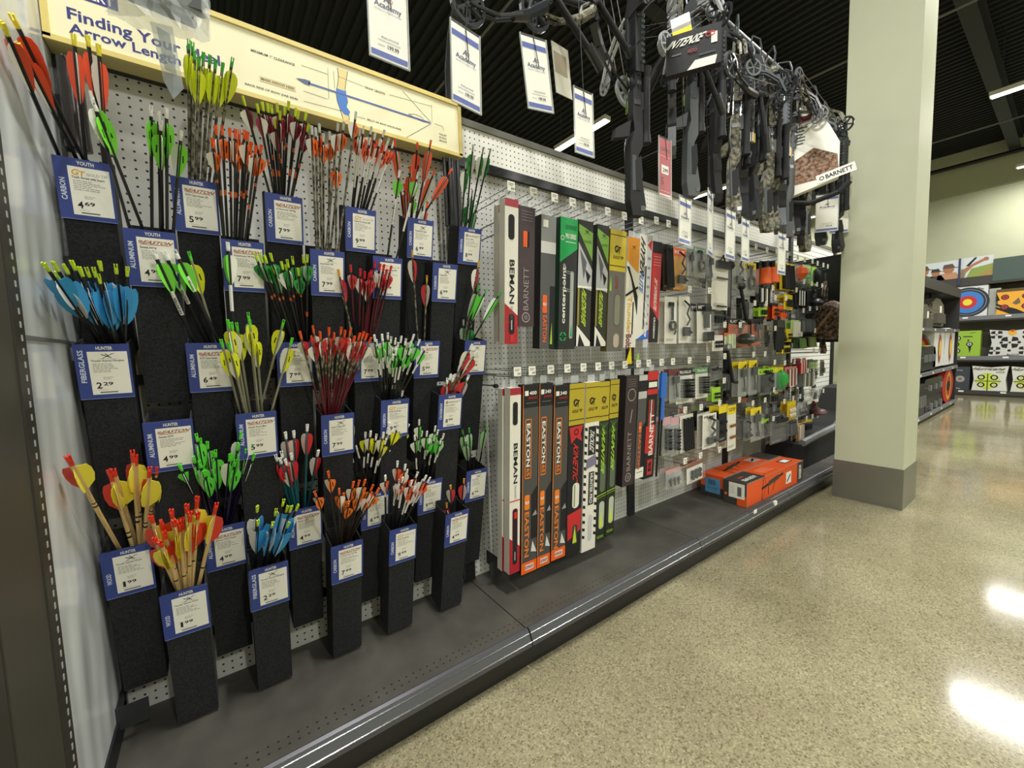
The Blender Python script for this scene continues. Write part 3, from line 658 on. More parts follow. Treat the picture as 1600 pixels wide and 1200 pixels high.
# ------------------------------------------------------------------ hooks with price tags
TAGN = [0]
def hook(px, py, label, y=-.3, rowz=None, length=None):
    p = at(px, py, 1, y); z = p.z-.008 if rowz is None else rowz
    t = thing('peg_hook', label, 'hook', (p.x, 0, z), group='wire peg hooks with price tags')
    MB().tube((0, 0, 0), (0, y+.01, 0), .0024, WIRE, n=6).tube((0, 0, 0), (0, .0, -.02), .004, WIRE, n=6).tube((0, y+.012, 0), (0, y, .012), .0024, WIRE, n=6).tube((0, -.004, .03), (0, y+.006, .026), .0018, WIRE, n=5).obj('wire', t, True)
    b = MB(); b.box((-.019, y-.0035, .004), (.019, y-.0015, .042), PAPER)
    yy = y-.0042
    b.line(-.013, .033, .013, .033, .003, yy, LGRAY).line(-.013, .027, .008, .027, .003, yy, LGRAY)
    TAGN[0] += 1
    price = ['39.99', '49.99', '29.99', '19.99', '9.99', '14.99', '24.99', '54.99'][TAGN[0] % 8]
    b.text(price, -.001, .009, .015, .018, yy, INK, True)
    b.obj('price_tag', t)
    return t

# ------------------------------------------------------------------ boxed arrows hanging from hooks
def abox(name, label, cat, px0, px1, pyt, pyb, dep, side, face, deco, y=-.3, tilt=.06, group='boxed arrows on hooks'):
    a = at(px0, pyt, 1, y); c2 = at(px1, pyt, 1, y); bt = at((px0+px1)/2, pyb, 1, y+.04)
    W = c2.x-a.x; H = (a.z+c2.z)/2-bt.z
    t = thing(name, label, cat, (a.x, y, (a.z+c2.z)/2), (tilt, 0, 0), group)
    b = MB(); b.box((0, 0, -H), (W, dep, 0), side); b.box((0, -.0006, -H), (W, 0, 0), face)
    b.obj('carton', t)
    MB().box((W*.25, dep*.5-.001, 0), (W*.75, dep*.5+.001, .035), CLEAR2).obj('hang_tab', t)
    if deco:
        d = MB(); deco(d, W, H); 
        if d.f: d.obj('front_print', t)
    return t
def window(b, x0, z0, x1, z1, y, fill, edge=None):
    r = min(x1-x0, z1-z0)*.45; pts = []
    for cx, cz, a0 in ((x1-r, z1-r, 0), (x0+r, z1-r, 90), (x0+r, z0+r, 180), (x1-r, z0+r, 270)):
        for k in range(5): a = math.radians(a0+k*22.5); pts.append((cx+r*math.cos(a), cz+r*math.sin(a)))
    if edge: b.poly([(x0+(x-x0)*1.0+(.0016 if x > (x0+x1)/2 else -.0016), z+(.0016 if z > (z0+z1)/2 else -.0016)) for x, z in pts], y+.0001, edge)
    b.poly(pts, y, fill)
DG = mat('55565a', .45); MAR = mat('43343a', .5)
def d_beman(b, W, H):
    b.quad(0, -.03, W, 0, -.0012, mat('a8283a', .4)); b.quad(0, -H, W, -H+.12, -.0012, mat('b01f2e', .4))
    b.poly([(0, -H+.12), (W, -H+.12), (0, -H+.17)], -.0012, mat('b01f2e', .4))
    window(b, W*.25, -.16, W*.7, -.06, -.002, INK); b.text('BEMAN', W*.35, -.42, W*.72, -.24, -.002, INK, True, -1)
    b.quad(0, -.5, W, -.495, -.002, RED); b.text('DEAD ON SHOOT', W*.45, -.49+.0, W*.62, -.43, -.0021, GRAY, False, -1)
    window(b, W*.3, -H+.04, W*.75, min(-H+.3, -.46), -.002, INK, RED); b.quad(W*.48, -H+.06, W*.56, -H+.10, -.0026, mat('b9b9c0', .3))
    b.box((W*.42, -.003, -.58), (W*.7, -.002, -.55), RED)
def d_barnett(col, big=.55, circ=True):
    def f(b, W, H):
        tm = mat('9b9196', .5); b.text('BARNETT', W*.3, -H*.86, W*.62, -H*.5, -.002, tm, False, 1)
        b.ring(W*.47, -H*.92, W*.2, W*.26, -.002, tm); b.disc(W*.47, -H*.92, W*.14, -.002, mat('6e6468', .5))
        for k in range(4): b.line(W*.15, -.02-k*.012, W*.85, -.02-k*.012, .003, -.002, mat('7d6f74', .6))
        if big: 
            for q, cc in ((-.13, ORANGE), (.0, ORANGE), (.13, INK)): b.poly([(W*(.45+q-.05), -H*.33), (W*(.45+q+.06), -H*.33), (W*(.45+q+.07), -H*.2), (W*(.45+q-.06), -H*.2)], -.0021, cc)
        else: b.ring(W*.5, -H*.17, W*.3, W*.36, -.002, tm); b.line(W*.45, -H*.42, W*.6, -H*.3, .008, -.002, tm)
    return f
def badge(b, cx, cz, w_, h_, col, tcol=WHITE):
    b.poly([(cx-w_/2, cz-h_/2+.006), (cx-w_/2+.005, cz-h_/2), (cx+w_/2-.005, cz-h_/2), (cx+w_/2, cz-h_/2+.006), (cx+w_/2, cz+h_/2-.006), (cx+w_/2-.005, cz+h_/2), (cx-w_/2+.005, cz+h_/2), (cx-w_/2, cz+h_/2-.006)], -.002, col)
    b.disc(cx, cz, w_*.36, -.0025, tcol, 14); b.text('E', cx-w_*.15, cz-h_*.16, cx+w_*.2, cz+h_*.16, -.003, col, True, -1)
OR2 = mat('f08020', .45)
def d_eastonlow(num):
    def f(b, W, H):
        b.quad(0, -.1, W, 0, -.0012, INK); b.text(num, W*.4, -.045, W*.85, -.028, -.002, WHITE, True); b.box((W*.12, -.002, -.047), (W*.34, -.0012, -.026), PAPER)
        b.text('BOWHUNTER', W*.35, -.064, W*.9, -.052, -.002, RED); b.line(W*.2, -.08, W*.85, -.08, .003, -.002, GRAY)
        b.quad(0, -H, W, -H+.055, -.0012, ORANGE); b.quad(W*.25, -H+.015, W*.8, -H+.042, -.002, mat('e8dcd0', .5)); b.text('BOWHUNT', W*.28, -H+.02, W*.77, -H+.037, -.0026, mat('a04a60', .5), True)
        for (u0, u1) in ((.16, .2), (.52, .56)): b.quad(W*u0, -.42, W*u1, -.15, -.0018, OR2)
        b.quad(W*.16, -.155, W*.56, -.15, -.0018, OR2); b.quad(W*.16, -.42, W*.56, -.415, -.0018, OR2)
        b.text('EASTON', W*.24, -.365, W*.48, -.17, -.002, WHITE, True, -1); b.text('65', W*.26, -.408, W*.47, -.372, -.002, OR2, True, -1)
        badge(b, W*.32, -.53, W*.32, .07, OR2); b.text('EASTON', W*.18, -.79, W*.46, -.575, -.002, OR2, True, -1)
        for k in range(12): b.line(W*.68, -.16-k*.016, W*.98, -.13-k*.016, .0028, -.0016, mat('7c5a3a', .5))
        b.poly([(W*.6, -.71), (W, -.71), (W, -.46), (W*.78, -.48), (W*.6, -.5)], -.0018, INK)
        b.poly([(W*.6, -.77), (W*.98, -.78), (W*.7, -.72)], -.0022, mat('d8d8d4', .4)); b.poly([(W*.66, -.6), (W*.98, -.6), (W*.9, -.575)], -.0022, mat('9a9a9a', .4))
        b.quad(0, -H+.06, W*.035, 0, -.0018, OR2)
    return f
def d_eastonup(b, W, H):
    b.quad(0, -.11, W, 0, -.0012, mat('8a8b8d', .5)); b.box((W*.12, -.002, -.05), (W*.45, -.0012, -.02), PAPER)
    b.quad(0, -.16, W, -.11, -.0013, mat('d6d6d6', .5)); badge(b, W*.3, -.38, W*.3, .08, ORANGE)
    b.text('EASTON', W*.17, -H+.03, W*.46, -.43, -.002, ORANGE, True, -1)
    b.poly([(W*.65, -H), (W, -H), (W, -.3), (W*.65, -.3)], -.0016, INK)
    b.poly([(W*.7, -H+.02), (W*.85, -H+.02), (W*.8, -H+.12)], -.002, LIME)
def d_centerpoint(b, W, H):
    gr = mat('1fa457', .45); b.poly([(0, -.2), (W, -.13), (W, 0), (0, 0)], -.0012, gr)
    b.text('CENTERPOINT', W*.25, -.05, W*.95, -.03, -.002, mat('127038', .5), True); b.text('PRO SERIES', W*.3, -.09, W*.9, -.068, -.002, WHITE, True); b.line(W*.3, -.105, W*.9, -.105, .003, -.002, WHITE)
    b.ring(W*.12, -.09, .008, .011, -.002, WHITE)
    for k in range(2):
        b.disc(W*.25, -.21-k*.08, .008, -.002, mat('8c8f92', .5)); b.line(W*.15, -.23-k*.08, W*.8, -.24-k*.08, .003, -.002, LGRAY); b.line(W*.15, -.238-k*.08, W*.6, -.246-k*.08, .003, -.002, LGRAY)
    b.text('centerpoint', W*.15, -H+.12, W*.42, -H+.38, -.002, WHITE, True, 1)
    b.disc(W*.25, -H+.06, W*.2, -.002, gr); b.ring(W*.25, -H+.06, W*.08, W*.13, -.0024, INK); b.line(W*.25-W*.2, -H+.06, W*.25+W*.2, -H+.06, .006, -.0024, INK); b.line(W*.25, -H+.06-W*.2, W*.25, -H+.06+W*.2, .006, -.0024, INK)
    window(b, W*.62, -H+.05, W*.82, -H+.36, -.0018, mat('aab0ac', .3)); b.poly([(W*.66, -H+.06), (W*.8, -H+.06), (W*.74, -H+.12)], -.0022, gr)
def d_bag(b, W, H):
    b.poly([(0, -.02), (W, -.05), (W, -.18), (0, -.05)], -.0012, mat('7fb04c', .5)); bow_mark(b, W*.6, -.05, .03, -.002, INK); b.text('CARBON EXPRESS', W*.35, -.1, W*.9, -.088, -.002, mat('3d6a24', .5))
    b.poly([(0, -.1), (W, -.22), (W, -.32), (0, -.3)], -.0013, mat('b9bcc0', .2)); b.poly([(W*.1, -.13), (W*.6, -.19), (W*.4, -.27)], -.0018, mat('5c5f64', .3)); b.poly([(W*.5, -.22), (W*.9, -.25), (W*.7, -.29)], -.0018, INK)
    b.quad(0, -.31, W, -.3, -.002, WHITE); b.text('PILEDRIVER', W*.3, -H+.1, W*.62, -.32, -.002, mat('b8d838', .5), True, -1, .2)
    b.quad(W*.02, -H+.1, W*.14, -.31, -.0018, mat('9a8d3a', .5))
    b.poly([(0, -H+.1), (W, -H+.02), (W, -H), (0, -H)], -.0016, WHITE); b.poly([(W*.2, -H+.06), (W*.6, -H), (W*.1, -H)], -.002, INK)
def d_goldtip(sub, c1, c2_, text_, c3, rot=-1):
    def f(b, W, H):
        b.quad(0, -.2, W, 0, -.0012, mat('b9a62c' if sub else 'd8c22c', .35)); b.ring(W*.42, -.09, .011, .016, -.002, INK, 16); b.text('G', W*.3, -.11, W*.5, -.075, -.0022, INK, True, 0, .2); b.text('T', W*.5, -.115, W*.66, -.08, -.0022, INK, True, 0, .2)
        b.text('GOLD TIP', W*.2, -.14, W*.85, -.125, -.002, INK, True); b.line(0, -.025, W, -.025, .003, -.002, INK); b.line(0, -.175, W, -.175, .004, -.002, INK)
        b.quad(0, -H, W, -.2, -.0012, c1)
        if text_ and c2_ != 'stripe': b.text(text_, W*.32, -.48, W*.66, -.25 if c2_ != 'red' else -.30, -.0026, c3, True, rot, .15)
        if c2_ == 'stripe':
            for k in range(int((H-.24)/.04)):
                z = -.22-k*.04
                for sx in (0, W*.82): b.poly([(sx, z), (sx+W*.18, z-.006), (sx+W*.18, z-.022), (sx, z-.016)], -.002, INK)
            b.quad(W*.25, -H*.42, W*.8, -.22, -.0018, INK); b.text(text_, W*.35, -H*.4, W*.66, -.24, -.0026, WHITE, True, -1, .2)
            b.quad(W*.35, -H*.72, W*.75, -H*.52, -.0018, mat('3a3a3c', .5)); b.text('HUNTER PRO', W*.45, -H*.71, W*.66, -H*.53, -.0026, WHITE, True, -1)
            b.poly([(W*.1, -H*.5), (W*.9, -H*.48), (W*.8, -H*.42), (W*.2, -H*.44)], -.003, mat('7c7890', .5)); window(b, W*.4, -H+.05, W*.7, -H*.78, -.002, mat('c9c9c9', .3))
        elif c2_ == 'red':
            b.poly([(W*.05, -.21), (W*.95, -.205), (W*.8, -.25), (W*.9, -.285), (W*.5, -.262), (W*.2, -.29)], -.0016, RED)
            b.ring(W*.5, -.235, .01, .016, -.002, INK); window(b, W*.35, -H*.72, W*.8, -H*.57, -.0018, mat('e4e2da', .3)); b.quad(W*.45, -H*.71, W*.52, -H*.58, -.0024, mat('7a8a3a', .4))
            b.poly([(W*.1, -H+.08), (W*.95, -H+.12), (W, -H*.73), (W*.05, -H*.75)], -.0016, RED); window(b, W*.4, -H+.05, W*.75, -H*.82, -.0022, mat('3a3a3c', .4)); b.poly([(W*.42, -H+.06), (W*.7, -H+.06), (W*.56, -H+.15)], -.0026, mat('c9d83a', .4))
        elif c2_ == 'green':
            for k in range(8): b.line(W*.5, -.24, W*(.0+.14*k), -.21 if k % 2 else -.27, .003, -.002, mat('5d8a3a', .5))
            window(b, W*.3, -H*.68, W*.85, -H*.5, -.0018, mat('5b6a58', .3)); b.line(0, -H*.7, W, -H*.69, .004, -.002, LIME); b.line(0, -H*.715, W, -H*.705, .002, -.002, LIME)
            window(b, W*.3, -H+.07, W*.85, -H*.74, -.0018, mat('b9c4b0', .3)); b.poly([(W*.35, -H+.08), (W*.75, -H+.08), (W*.5, -H+.17)], -.0024, mat('d2e04a', .4))
            b.text('TARGET ARROWS', W*.15, -H+.02, W*.85, -H+.035, -.002, LIME)
        else:
            window(b, W*.4, -H*.78, W*.75, -H*.52, -.002, mat('8c8c7a', .3), INK)
            b.text('VELOCITY', W*.4, -H*.48, W*.58, -.22, -.0026, mat('a33a3a', .5), True, 1); window(b, W*.4, -H+.02, W*.75, -H*.85, -.002, mat('c9b9a9', .3))
            b.poly([(W*.05, -.3), (W*.18, -.3), (W*.12, -.22)], -.002, LIME)
    return f
def d_cross(b, W, H):
    b.poly([(0, -.12), (W, -.18), (W, 0), (0, 0)], -.0012, mat('e2982a', .5)); bow_mark(b, W*.55, -.05, .03, -.002, INK)
    b.poly([(0, -.15), (W*.2, -.15), (W, -.4), (W, -.3)], -.002, INK); b.line(0, -.3, W, -.25, .012, -.002, INK)
    b.text('Thunder', W*.2, -.5, W*.55, -.3, -.0024, mat('e8b830', .5), True, -1); b.text('Bolts', W*.15, -.58, W*.6, -.5, -.003, mat('7a2a3a', .5), True, -1)
    b.poly([(W*.2, -.66), (W*.75, -.66), (W*.6, -.56)], -.002, YELLOW); b.quad(W*.6, -.5, W*.7, -.33, -.002, INK)
def d_hyp(b, W, H):
    b.text('HYPER', W*.1, -.22, W*.45, -.03, -.002, INK, True, -1, .2); b.text('FLITE', W*.1, -.3, W*.4, -.2, -.002, BLUE, True, -1, .2)
    b.quad(W*.6, -.6, W, 0, -.0012, mat('c9cdd2', .4)); b.poly([(W*.62, -.05), (W*.95, -.02), (W*.95, -.08)], -.002, RED)
    for k in range(8): b.line(W*.68, -.12-k*.05, W*.9, -.12-k*.05, .014, -.002, mat('8a8d94', .5))
    window(b, W*.5, -.5, W*.6, -.16, -.0022, INK); b.poly([(0, -H), (W, -H), (W, -.5), (0, -.56)], -.0016, BLUE)
    b.text('HYP', W*.45, -H+.02, W*.8, -H+.2, -.0022, WHITE, True, -1, .2); b.poly([(W*.1, -.68), (W*.35, -.7), (W*.3, -.62)], -.0022, LIME)
def d_red20(b, W, H):
    b.quad(0, -.06, W, 0, -.0012, INK); b.text('20" HYPERFLITE', W*.3, -H+.18, W*.65, -.2, -.002, WHITE, True, -1, .1)
    for k in range(4): b.line(W*.1, -.08-k*.015, W*.9, -.08-k*.015, .004, -.002, mat('e88a8a', .5))
    b.poly([(0, -H), (W, -H), (W, -H+.12), (0, -H+.2)], -.0016, INK); b.text('CROSSBOW', W*.4, -H+.02, W*.6, -H+.14, -.002, WHITE, True, -1)
def d_easton_sm(b, W, H):
    b.quad(0, -.13, W, 0, -.0012, mat('c9c9c6', .5)); b.quad(0, -.09, W, -.03, -.0016, INK); badge(b, W*.35, -.29, W*.32, .06, ORANGE); b.text('EASTON', W*.2, -.53, W*.5, -.33, -.002, ORANGE, True, -1)
    b.quad(0, -H, W, -H+.06, -.0016, PAPER); b.line(W*.15, -H+.035, W*.85, -H+.035, .006, -.002, LGRAY)
    b.poly([(W*.6, -H+.06), (W, -H+.06), (W, -H*.45), (W*.6, -H*.5)], -.0016, INK)
def d_bar_red(b, W, H):
    b.quad(0, -.05, W, 0, -.0012, RED); b.quad(0, -.13, W, -.1, -.0014, RED); b.quad(W*.1, -.09, W*.9, -.06, -.0016, PAPER)
    for u, cc in ((.2, RED), (.4, mat('e8dcd8', .4)), (.6, RED)): b.quad(W*u, -H*.55, W*(u+.1), -.16, -.002, cc)
    b.poly([(0, -H*.75), (W*.85, -H*.78), (W*.95, -H*.5), (0, -H*.5)], -.0018, RED); b.text('BARNETT', W*.35, -H*.78, W*.75, -H*.38, -.0026, WHITE, True, 1)
    b.poly([(W*.3, -H+.02), (W*.8, -H+.02), (W*.8, -H*.82), (W*.3, -H*.82)], -.0018, RED); b.text('B', W*.4, -H+.04, W*.7, -H*.84, -.0026, INK, True, 1)
OFFW = mat('e9e6dc', .5); GRN = mat('1a2a20', .45); CH = mat('2a2a28', .45)
abox('arrow_box', 'white and red arrow box in the upper row, partly hidden behind its twin', 'box', 779, 790, 321, 534, .035, OFFW, OFFW, d_beman, y=-.24)
abox('arrow_box', 'white and red arrow box reading BEMAN, first in the upper row', 'box', 789, 810, 311, 538, .04, OFFW, OFFW, d_beman)
abox('arrow_box', 'charcoal arrow box reading BARNETT with orange vanes, upper row', 'box', 811, 836, 323, 511, .045, mat('251c20', .5), MAR, d_barnett(MAR))
abox('arrow_box', 'grey arrow box with orange EASTON lettering in the upper row', 'box', 846, 869, 337, 545, .05, mat('1d1b1b', .5), DG, d_eastonup)
abox('arrow_box', 'green topped black box reading centerpoint in the upper row', 'box', 876, 903, 341, 546, .06, mat('0f3a24', .5), mat('242629', .5), d_centerpoint)
abox('arrow_bag', 'green and white bagged arrow pack right of the centerpoint box', 'package', 905, 927, 345, 541, .03, CH, CH, d_bag)
abox('arrow_bag', 'green and white bagged arrow pack left of the yellow topped box', 'package', 934, 952, 352, 541, .045, INK, CH, d_bag)
abox('arrow_box', 'yellow topped grey arrow box in the upper row', 'box', 954, 979, 360, 549, .04, mat('6b5f18', .5), mat('6c6a66', .5), d_goldtip(False, mat('6c6a66', .5), None, '', INK))
abox('arrow_box', 'orange and white arrow box with crossbow drawing, upper row', 'box', 981, 1000, 371, 543, .03, OFFW, OFFW, d_cross)
abox('arrow_box', 'white and blue arrow box reading HYPER in the upper row', 'box', 1000, 1020, 367, 530, .03, mat('c9ced6', .5), OFFW, d_hyp)
abox('arrow_box', 'red arrow box reading 20 inch HYPERFLITE in the upper row', 'box', 1021, 1035, 378, 535, .03, RED, mat('c3282f', .45), d_red20)
abox('arrow_box', 'white and red arrow box in the lower row behind its twin', 'box', 785, 796, 607, 893, .035, OFFW, OFFW, d_beman, y=-.25)
abox('arrow_box', 'white and red arrow box, first in the lower row', 'box', 797, 814, 606, 897, .04, OFFW, OFFW, d_beman)
abox('arrow_box', 'black and orange EASTON box numbered 400, lower row', 'box', 817, 842, 601, 896, .035, mat('1c1a1a', .5), mat('4c4b4a', .45), d_eastonlow('400'))
abox('arrow_box', 'black and orange EASTON box numbered 340 beside the 400 box', 'box', 843, 864, 599, 885, .04, mat('1c1a1a', .5), mat('4c4b4a', .45), d_eastonlow('340'))
abox('arrow_box', 'black and orange EASTON box numbered 340 beside the red splashed box', 'box', 866, 889, 602, 873, .04, mat('1c1a1a', .5), mat('4c4b4a', .45), d_eastonlow('340'))
abox('arrow_box', 'olive topped black arrow box with red splash, lower row', 'box', 890, 914, 599, 866, .04, INK, INK, d_goldtip(True, INK, 'red', 'KINETIC', RED))
abox('arrow_box', 'olive topped arrow box with white and black stripes, lower row', 'box', 916, 938, 597, 859, .03, OFFW, OFFW, d_goldtip(True, OFFW, 'stripe', 'TACKLEZ', WHITE))
abox('arrow_box', 'olive topped black box with green HUNTER lettering, the left one', 'box', 938, 953, 596, 845, .04, INK, mat('20261c', .5), d_goldtip(True, mat('20261c', .5), 'green', 'HUNTER', LIME))
abox('arrow_box', 'olive topped black box with green HUNTER lettering, the right one', 'box', 954, 968, 593, 835, .04, INK, mat('20261c', .5), d_goldtip(True, mat('20261c', .5), 'green', 'HUNTER', LIME))
abox('arrow_box', 'dark maroon arrow box reading BARNETT in the lower row', 'box', 979, 997, 587, 756, .06, mat('251c20', .5), mat('382c30', .5), d_barnett(MAR, 0))
abox('arrow_box', 'short grey box with orange EASTON lettering, lower row', 'box', 999, 1012, 586, 744, .03, DG, DG, d_easton_sm)
abox('arrow_box', 'black and red arrow box reading BARNETT in the lower row', 'box', 1013, 1029, 580, 744, .03, INK, INK, d_bar_red)
t = thing('string_changer', 'slim black and blue tool hanging right of the red BARNETT box', 'tool', tuple(at(1036, 580, 1, -.3)), (.06, 0, 0))
MB().tube((-.01, 0, 0), (-.012, 0, -.62), .006, INK, n=8).tube((.02, 0, -.05), (.012, 0, -.5), .005, INK, n=8).obj('rods', t, True)
MB().box((-.02, -.008, -.15), (.03, .008, -.01), BLUE).box((-.012, -.009, -.28), (.018, .006, -.15), BLUE).obj('grip', t)
names = ['white and red box', 'charcoal box', 'EASTON box', 'centerpoint box', 'first green bag', 'second green bag', 'yellow topped box', 'far yellow box', 'orange box']
for i, (x_, y_) in enumerate([(798, 293), (833, 301), (866, 311), (894, 318), (918, 325), (949, 331), (975, 338), (1001, 355)]):
    hook(x_, y_, 'wire peg hook with price tag above the upper '+names[i]+['', ', higher row'][0], rowz=1.893)
for i, (x_, y_) in enumerate([(808, 585), (831, 586), (860, 584), (886, 580), (911, 580), (934, 578), (955, 576), (976, 574), (997, 571), (1013, 568), (1033, 568), (1051, 566), (1077, 565), (1106, 562)]):
    hook(x_, y_, 'wire peg hook with price tag, %s from the left in the lower row' % ['first', 'second', 'third', 'fourth', 'fifth', 'sixth', 'seventh', 'eighth', 'ninth', 'tenth', 'eleventh', 'twelfth', 'thirteenth', 'fourteenth'][i], rowz=1.14)
for i, (x_, y_) in enumerate([(778, 345), (772, 585)]):
    p = at(x_, y_, 1, -.2); t = thing('bare_hook', 'empty double wire hook beside the arrow holders, the %s one' % ['upper', 'lower'][i], 'hook', (p.x, 0, p.z))
    MB().tube((0, 0, 0), (0, -.22, 0), .003, WIRE).tube((0.0, 0, -.05), (0, -.2, -.05), .003, WIRE).obj('wires', t, True); MB().tube((0, -.2, -.05), (0, -.22, -.05), .009, BLACK).obj('stopper', t, True)

# ------------------------------------------------------------------ small packages
def prod(b, kind, w_, h_, c1):
    """product shapes centred at 0 in x, spanning 0..-h in z, in front of the card"""
    y = -.012
    if kind == 'sight':
        b.ring(0, -h_*.62, w_*.2, w_*.28, y-.012, c1, 16, None, .016); b.box((-w_*.06, y-.006, -h_*.5), (w_*.06, y+.004, -h_*.15), c1); b.box((-w_*.3, y-.005, -h_*.22), (w_*.1, y+.004, -h_*.12), c1)
        for k in range(3): b.line(-w_*.2, -h_*(.58+.04*k), w_*.05, -h_*(.58+.04*k), .0018, y-.014, [LIME, ORANGE, YELLOW][k])
        b.tube((w_*.2, y, -h_*.8), (w_*.34, y, -h_*.72), w_*.05, c1)
    elif kind == 'rest':
        b.path([(-w_*.15, y, -h_*.1), (w_*.2, y-.01, -h_*.2), (-w_*.1, y-.014, -h_*.38), (w_*.25, y-.01, -h_*.5), (w_*.0, y-.006, -h_*.62)], w_*.05, c1)
        b.box((-w_*.3, y-.012, -h_*.85), (w_*.3, y+.002, -h_*.66), c1); b.tube((w_*.1, y-.016, -h_*.75), (w_*.35, y-.016, -h_*.78), w_*.06, STEELG)
    elif kind == 'release':
        b.box((-w_*.32, y-.008, -h_*.42), (w_*.3, y+.004, -h_*.22), c1); b.tube((0, y, -h_*.42), (w_*.05, y-.004, -h_*.75), w_*.05, c1); b.tube((w_*.05, y-.004, -h_*.72), (w_*.06, y-.004, -h_*.85), w_*.09, STEELG); b.path([(-w_*.2, y, -h_*.22), (0, y-.01, -h_*.08), (w_*.15, y, -h_*.22)], w_*.03, c1)
    elif kind == 'heads':
        for k in range(3):
            x_ = w_*(-.28+.28*k); b.tube((x_, y, -h_*.85), (x_, y, -h_*.6), w_*.045, c1); b.tube((x_, y, -h_*.6), (x_, y, -h_*.4), w_*.1, STEELG, 0.0008, 6)
    elif kind == 'coil':
        for k in range(7): b.tube((0, y-.006, -h_*(.3+.08*k)), (0, y-.006, -h_*(.345+.08*k)), w_*.3, INK if k % 2 == 0 else STEELG, w_*.26, 12)
    elif kind == 'bars':
        for k in range(5): b.tube((w_*(-.34+.16*k), y, -h_*(.08+.03*(k % 2))), (w_*(-.3+.16*k), y-.006, -h_*.95), w_*.055, c1, w_*.075, 7)
    elif kind == 'strips':
        for k in range(6): b.box((w_*(-.42+.15*k), y-.008, -h_*.98), (w_*(-.36+.15*k), y+.004, -h_*.1), [c1, PAPER][k % 2])
    elif kind == 'ball':
        b.lathe([(w_*.02, h_*.1), (w_*.22, h_*.06), (w_*.36, -h_*.04), (w_*.4, -h_*.14), (w_*.28, -h_*.26), (w_*.04, -h_*.3)], c1, 14, Matrix.Translation((w_*.05, y-w_*.15, -h_*.62)) @ Matrix.Scale(.6, 4, (0, 1, 0))); b.path([(-w_*.1, y, -h_*.1), (w_*.1, y-.006, -h_*.25), (0, y, -h_*.5)], w_*.05, c1)
    elif kind == 'flash':
        b.box((-w_*.2, y-.016, -h_*.28), (w_*.28, y+.004, -h_*.08), c1); b.box((-w_*.1, y-.010, -h_*.62), (w_*.2, y+.004, -h_*.28), c1); b.box((-w_*.15, y-.018, -h_*.95), (w_*.45, y+.004, -h_*.72), c1)
    elif kind == 'box3':
        b.box((-w_*.4, y-.02, -h_*.3), (w_*.42, y+.004, -h_*.18), c1); b.path([(-w_*.25, y-.01, -h_*.2), (-w_*.05, y-.014, -h_*.08), (w_*.1, y-.01, -h_*.2)], w_*.03, c1); b.box((-w_*.35, y-.006, -h_*.48), (w_*.4, y, -h_*.45), c1); b.box((-w_*.3, y-.006, -h_*.96), (w_*.35, y, -h_*.93), c1)
    elif kind == 'brush':
        b.tube((0, y, -h_*.02), (0, y, -h_*.3), w_*.16, INK); b.tube((0, y, -h_*.3), (0, y, -h_*.95), w_*.36, c1, w_*.42, 12)
    elif kind == 'lure':
        b.lathe([(.001, 0), (w_*.3, -h_*.2), (w_*.34, -h_*.5), (w_*.12, -h_*.8), (.001, -h_*.85)], c1, 10, Matrix.Translation((0, y-.005, -h_*.08)))
    elif kind == 'dots':
        for k in range(6): b.disc(w_*(-.25+.25*(k % 3)), -h_*(.45+.25*(k//3)), w_*.09, y-.006, c1, 10, None, .01)
PK = [0]
def pack(rect, desc, card, header, kind, pc, word='', blis=True, y=-.26, depth=.03, behind=1, cat='package', nm='hanging_package'):
    x0, y0, x1, y1 = rect; p0 = at(x0, (y0+y1)/2, 1, y); p1 = at(x1, (y0+y1)/2, 1, y); pt = at((x0+x1)/2, y0, 1, y); pb = at((x0+x1)/2, y1, 1, y)
    W = p1.x-p0.x; H = pt.z-pb.z; xm = (p0.x+p1.x)/2
    for q in range(behind+1):
        lab = desc if q == 0 else desc+', the one behind'
        t = thing(nm, lab, cat, (xm, y+q*(depth+.012), pt.z), (0, 0, 0), 'hanging accessory packages')
        PK[0] += 1; t.rotation_euler = (0, random.uniform(-.03, .03), random.uniform(-.06, .06))
        b = MB(); b.box((-W/2, 0, -H), (W/2, .0015, 0), card)
        if header is not None:
            b.quad(-W/2, -H*.2, W/2, 0, -.0006, header)
            if word: b.text(word, -W*.4, -H*.14, W*.4, -H*.06, -.0012, WHITE if header not in (YELLOW, LIME, PAPER) else INK, True)
        else: b.line(-W*.35, -H*.1, W*.35, -H*.1, H*.02, -.0006, LGRAY)
        b.line(-W*.38, -H*.93, W*.2, -H*.93, H*.015, -.0006, LGRAY).line(-W*.38, -H*.9, W*.3, -H*.9, H*.012, -.0006, LGRAY)
        b.obj('card', t)
        if q == 0 or kind in ('bars', 'brush'):
            b = MB(); prod(b, kind, W*.9, H, pc); b.obj('product', t, kind in ('coil', 'ball', 'brush', 'lure', 'bars'))
        if blis:
            b = MB(); d = -depth; z0_, z1_ = -H*.97, -H*.17; a = W*.46; e = W*.40
            vs = [(-a, 0, z0_), (a, 0, z0_), (a, 0, z1_), (-a, 0, z1_), (-e, d, z0_+.01), (e, d, z0_+.01), (e, d, z1_-.012), (-e, d, z1_-.012)]
            b.add(vs, [(4, 5, 6, 7), (0, 1, 5, 4), (1, 2, 6, 5), (2, 3, 7, 6), (3, 0, 4, 7)], CLEAR); o = b.obj('clear_blister', t)
TAN = mat('b99a70', .6); SMOKE = mat('5c5e60', .25, 0, None, 0, .6); DKC = mat('232427', .4); LG = mat('b9d98a', .5); PINK = mat('d68a86', .5); FAINT = mat('b4b6b2', .25, 0, None, 0, .45)
P = pack
P((1036, 382, 1051, 453), 'slim black package with yellow lettering beside the red HYPERFLITE box', mat('3a2c1e', .5), BLACK, 'bars', INK, '', False)
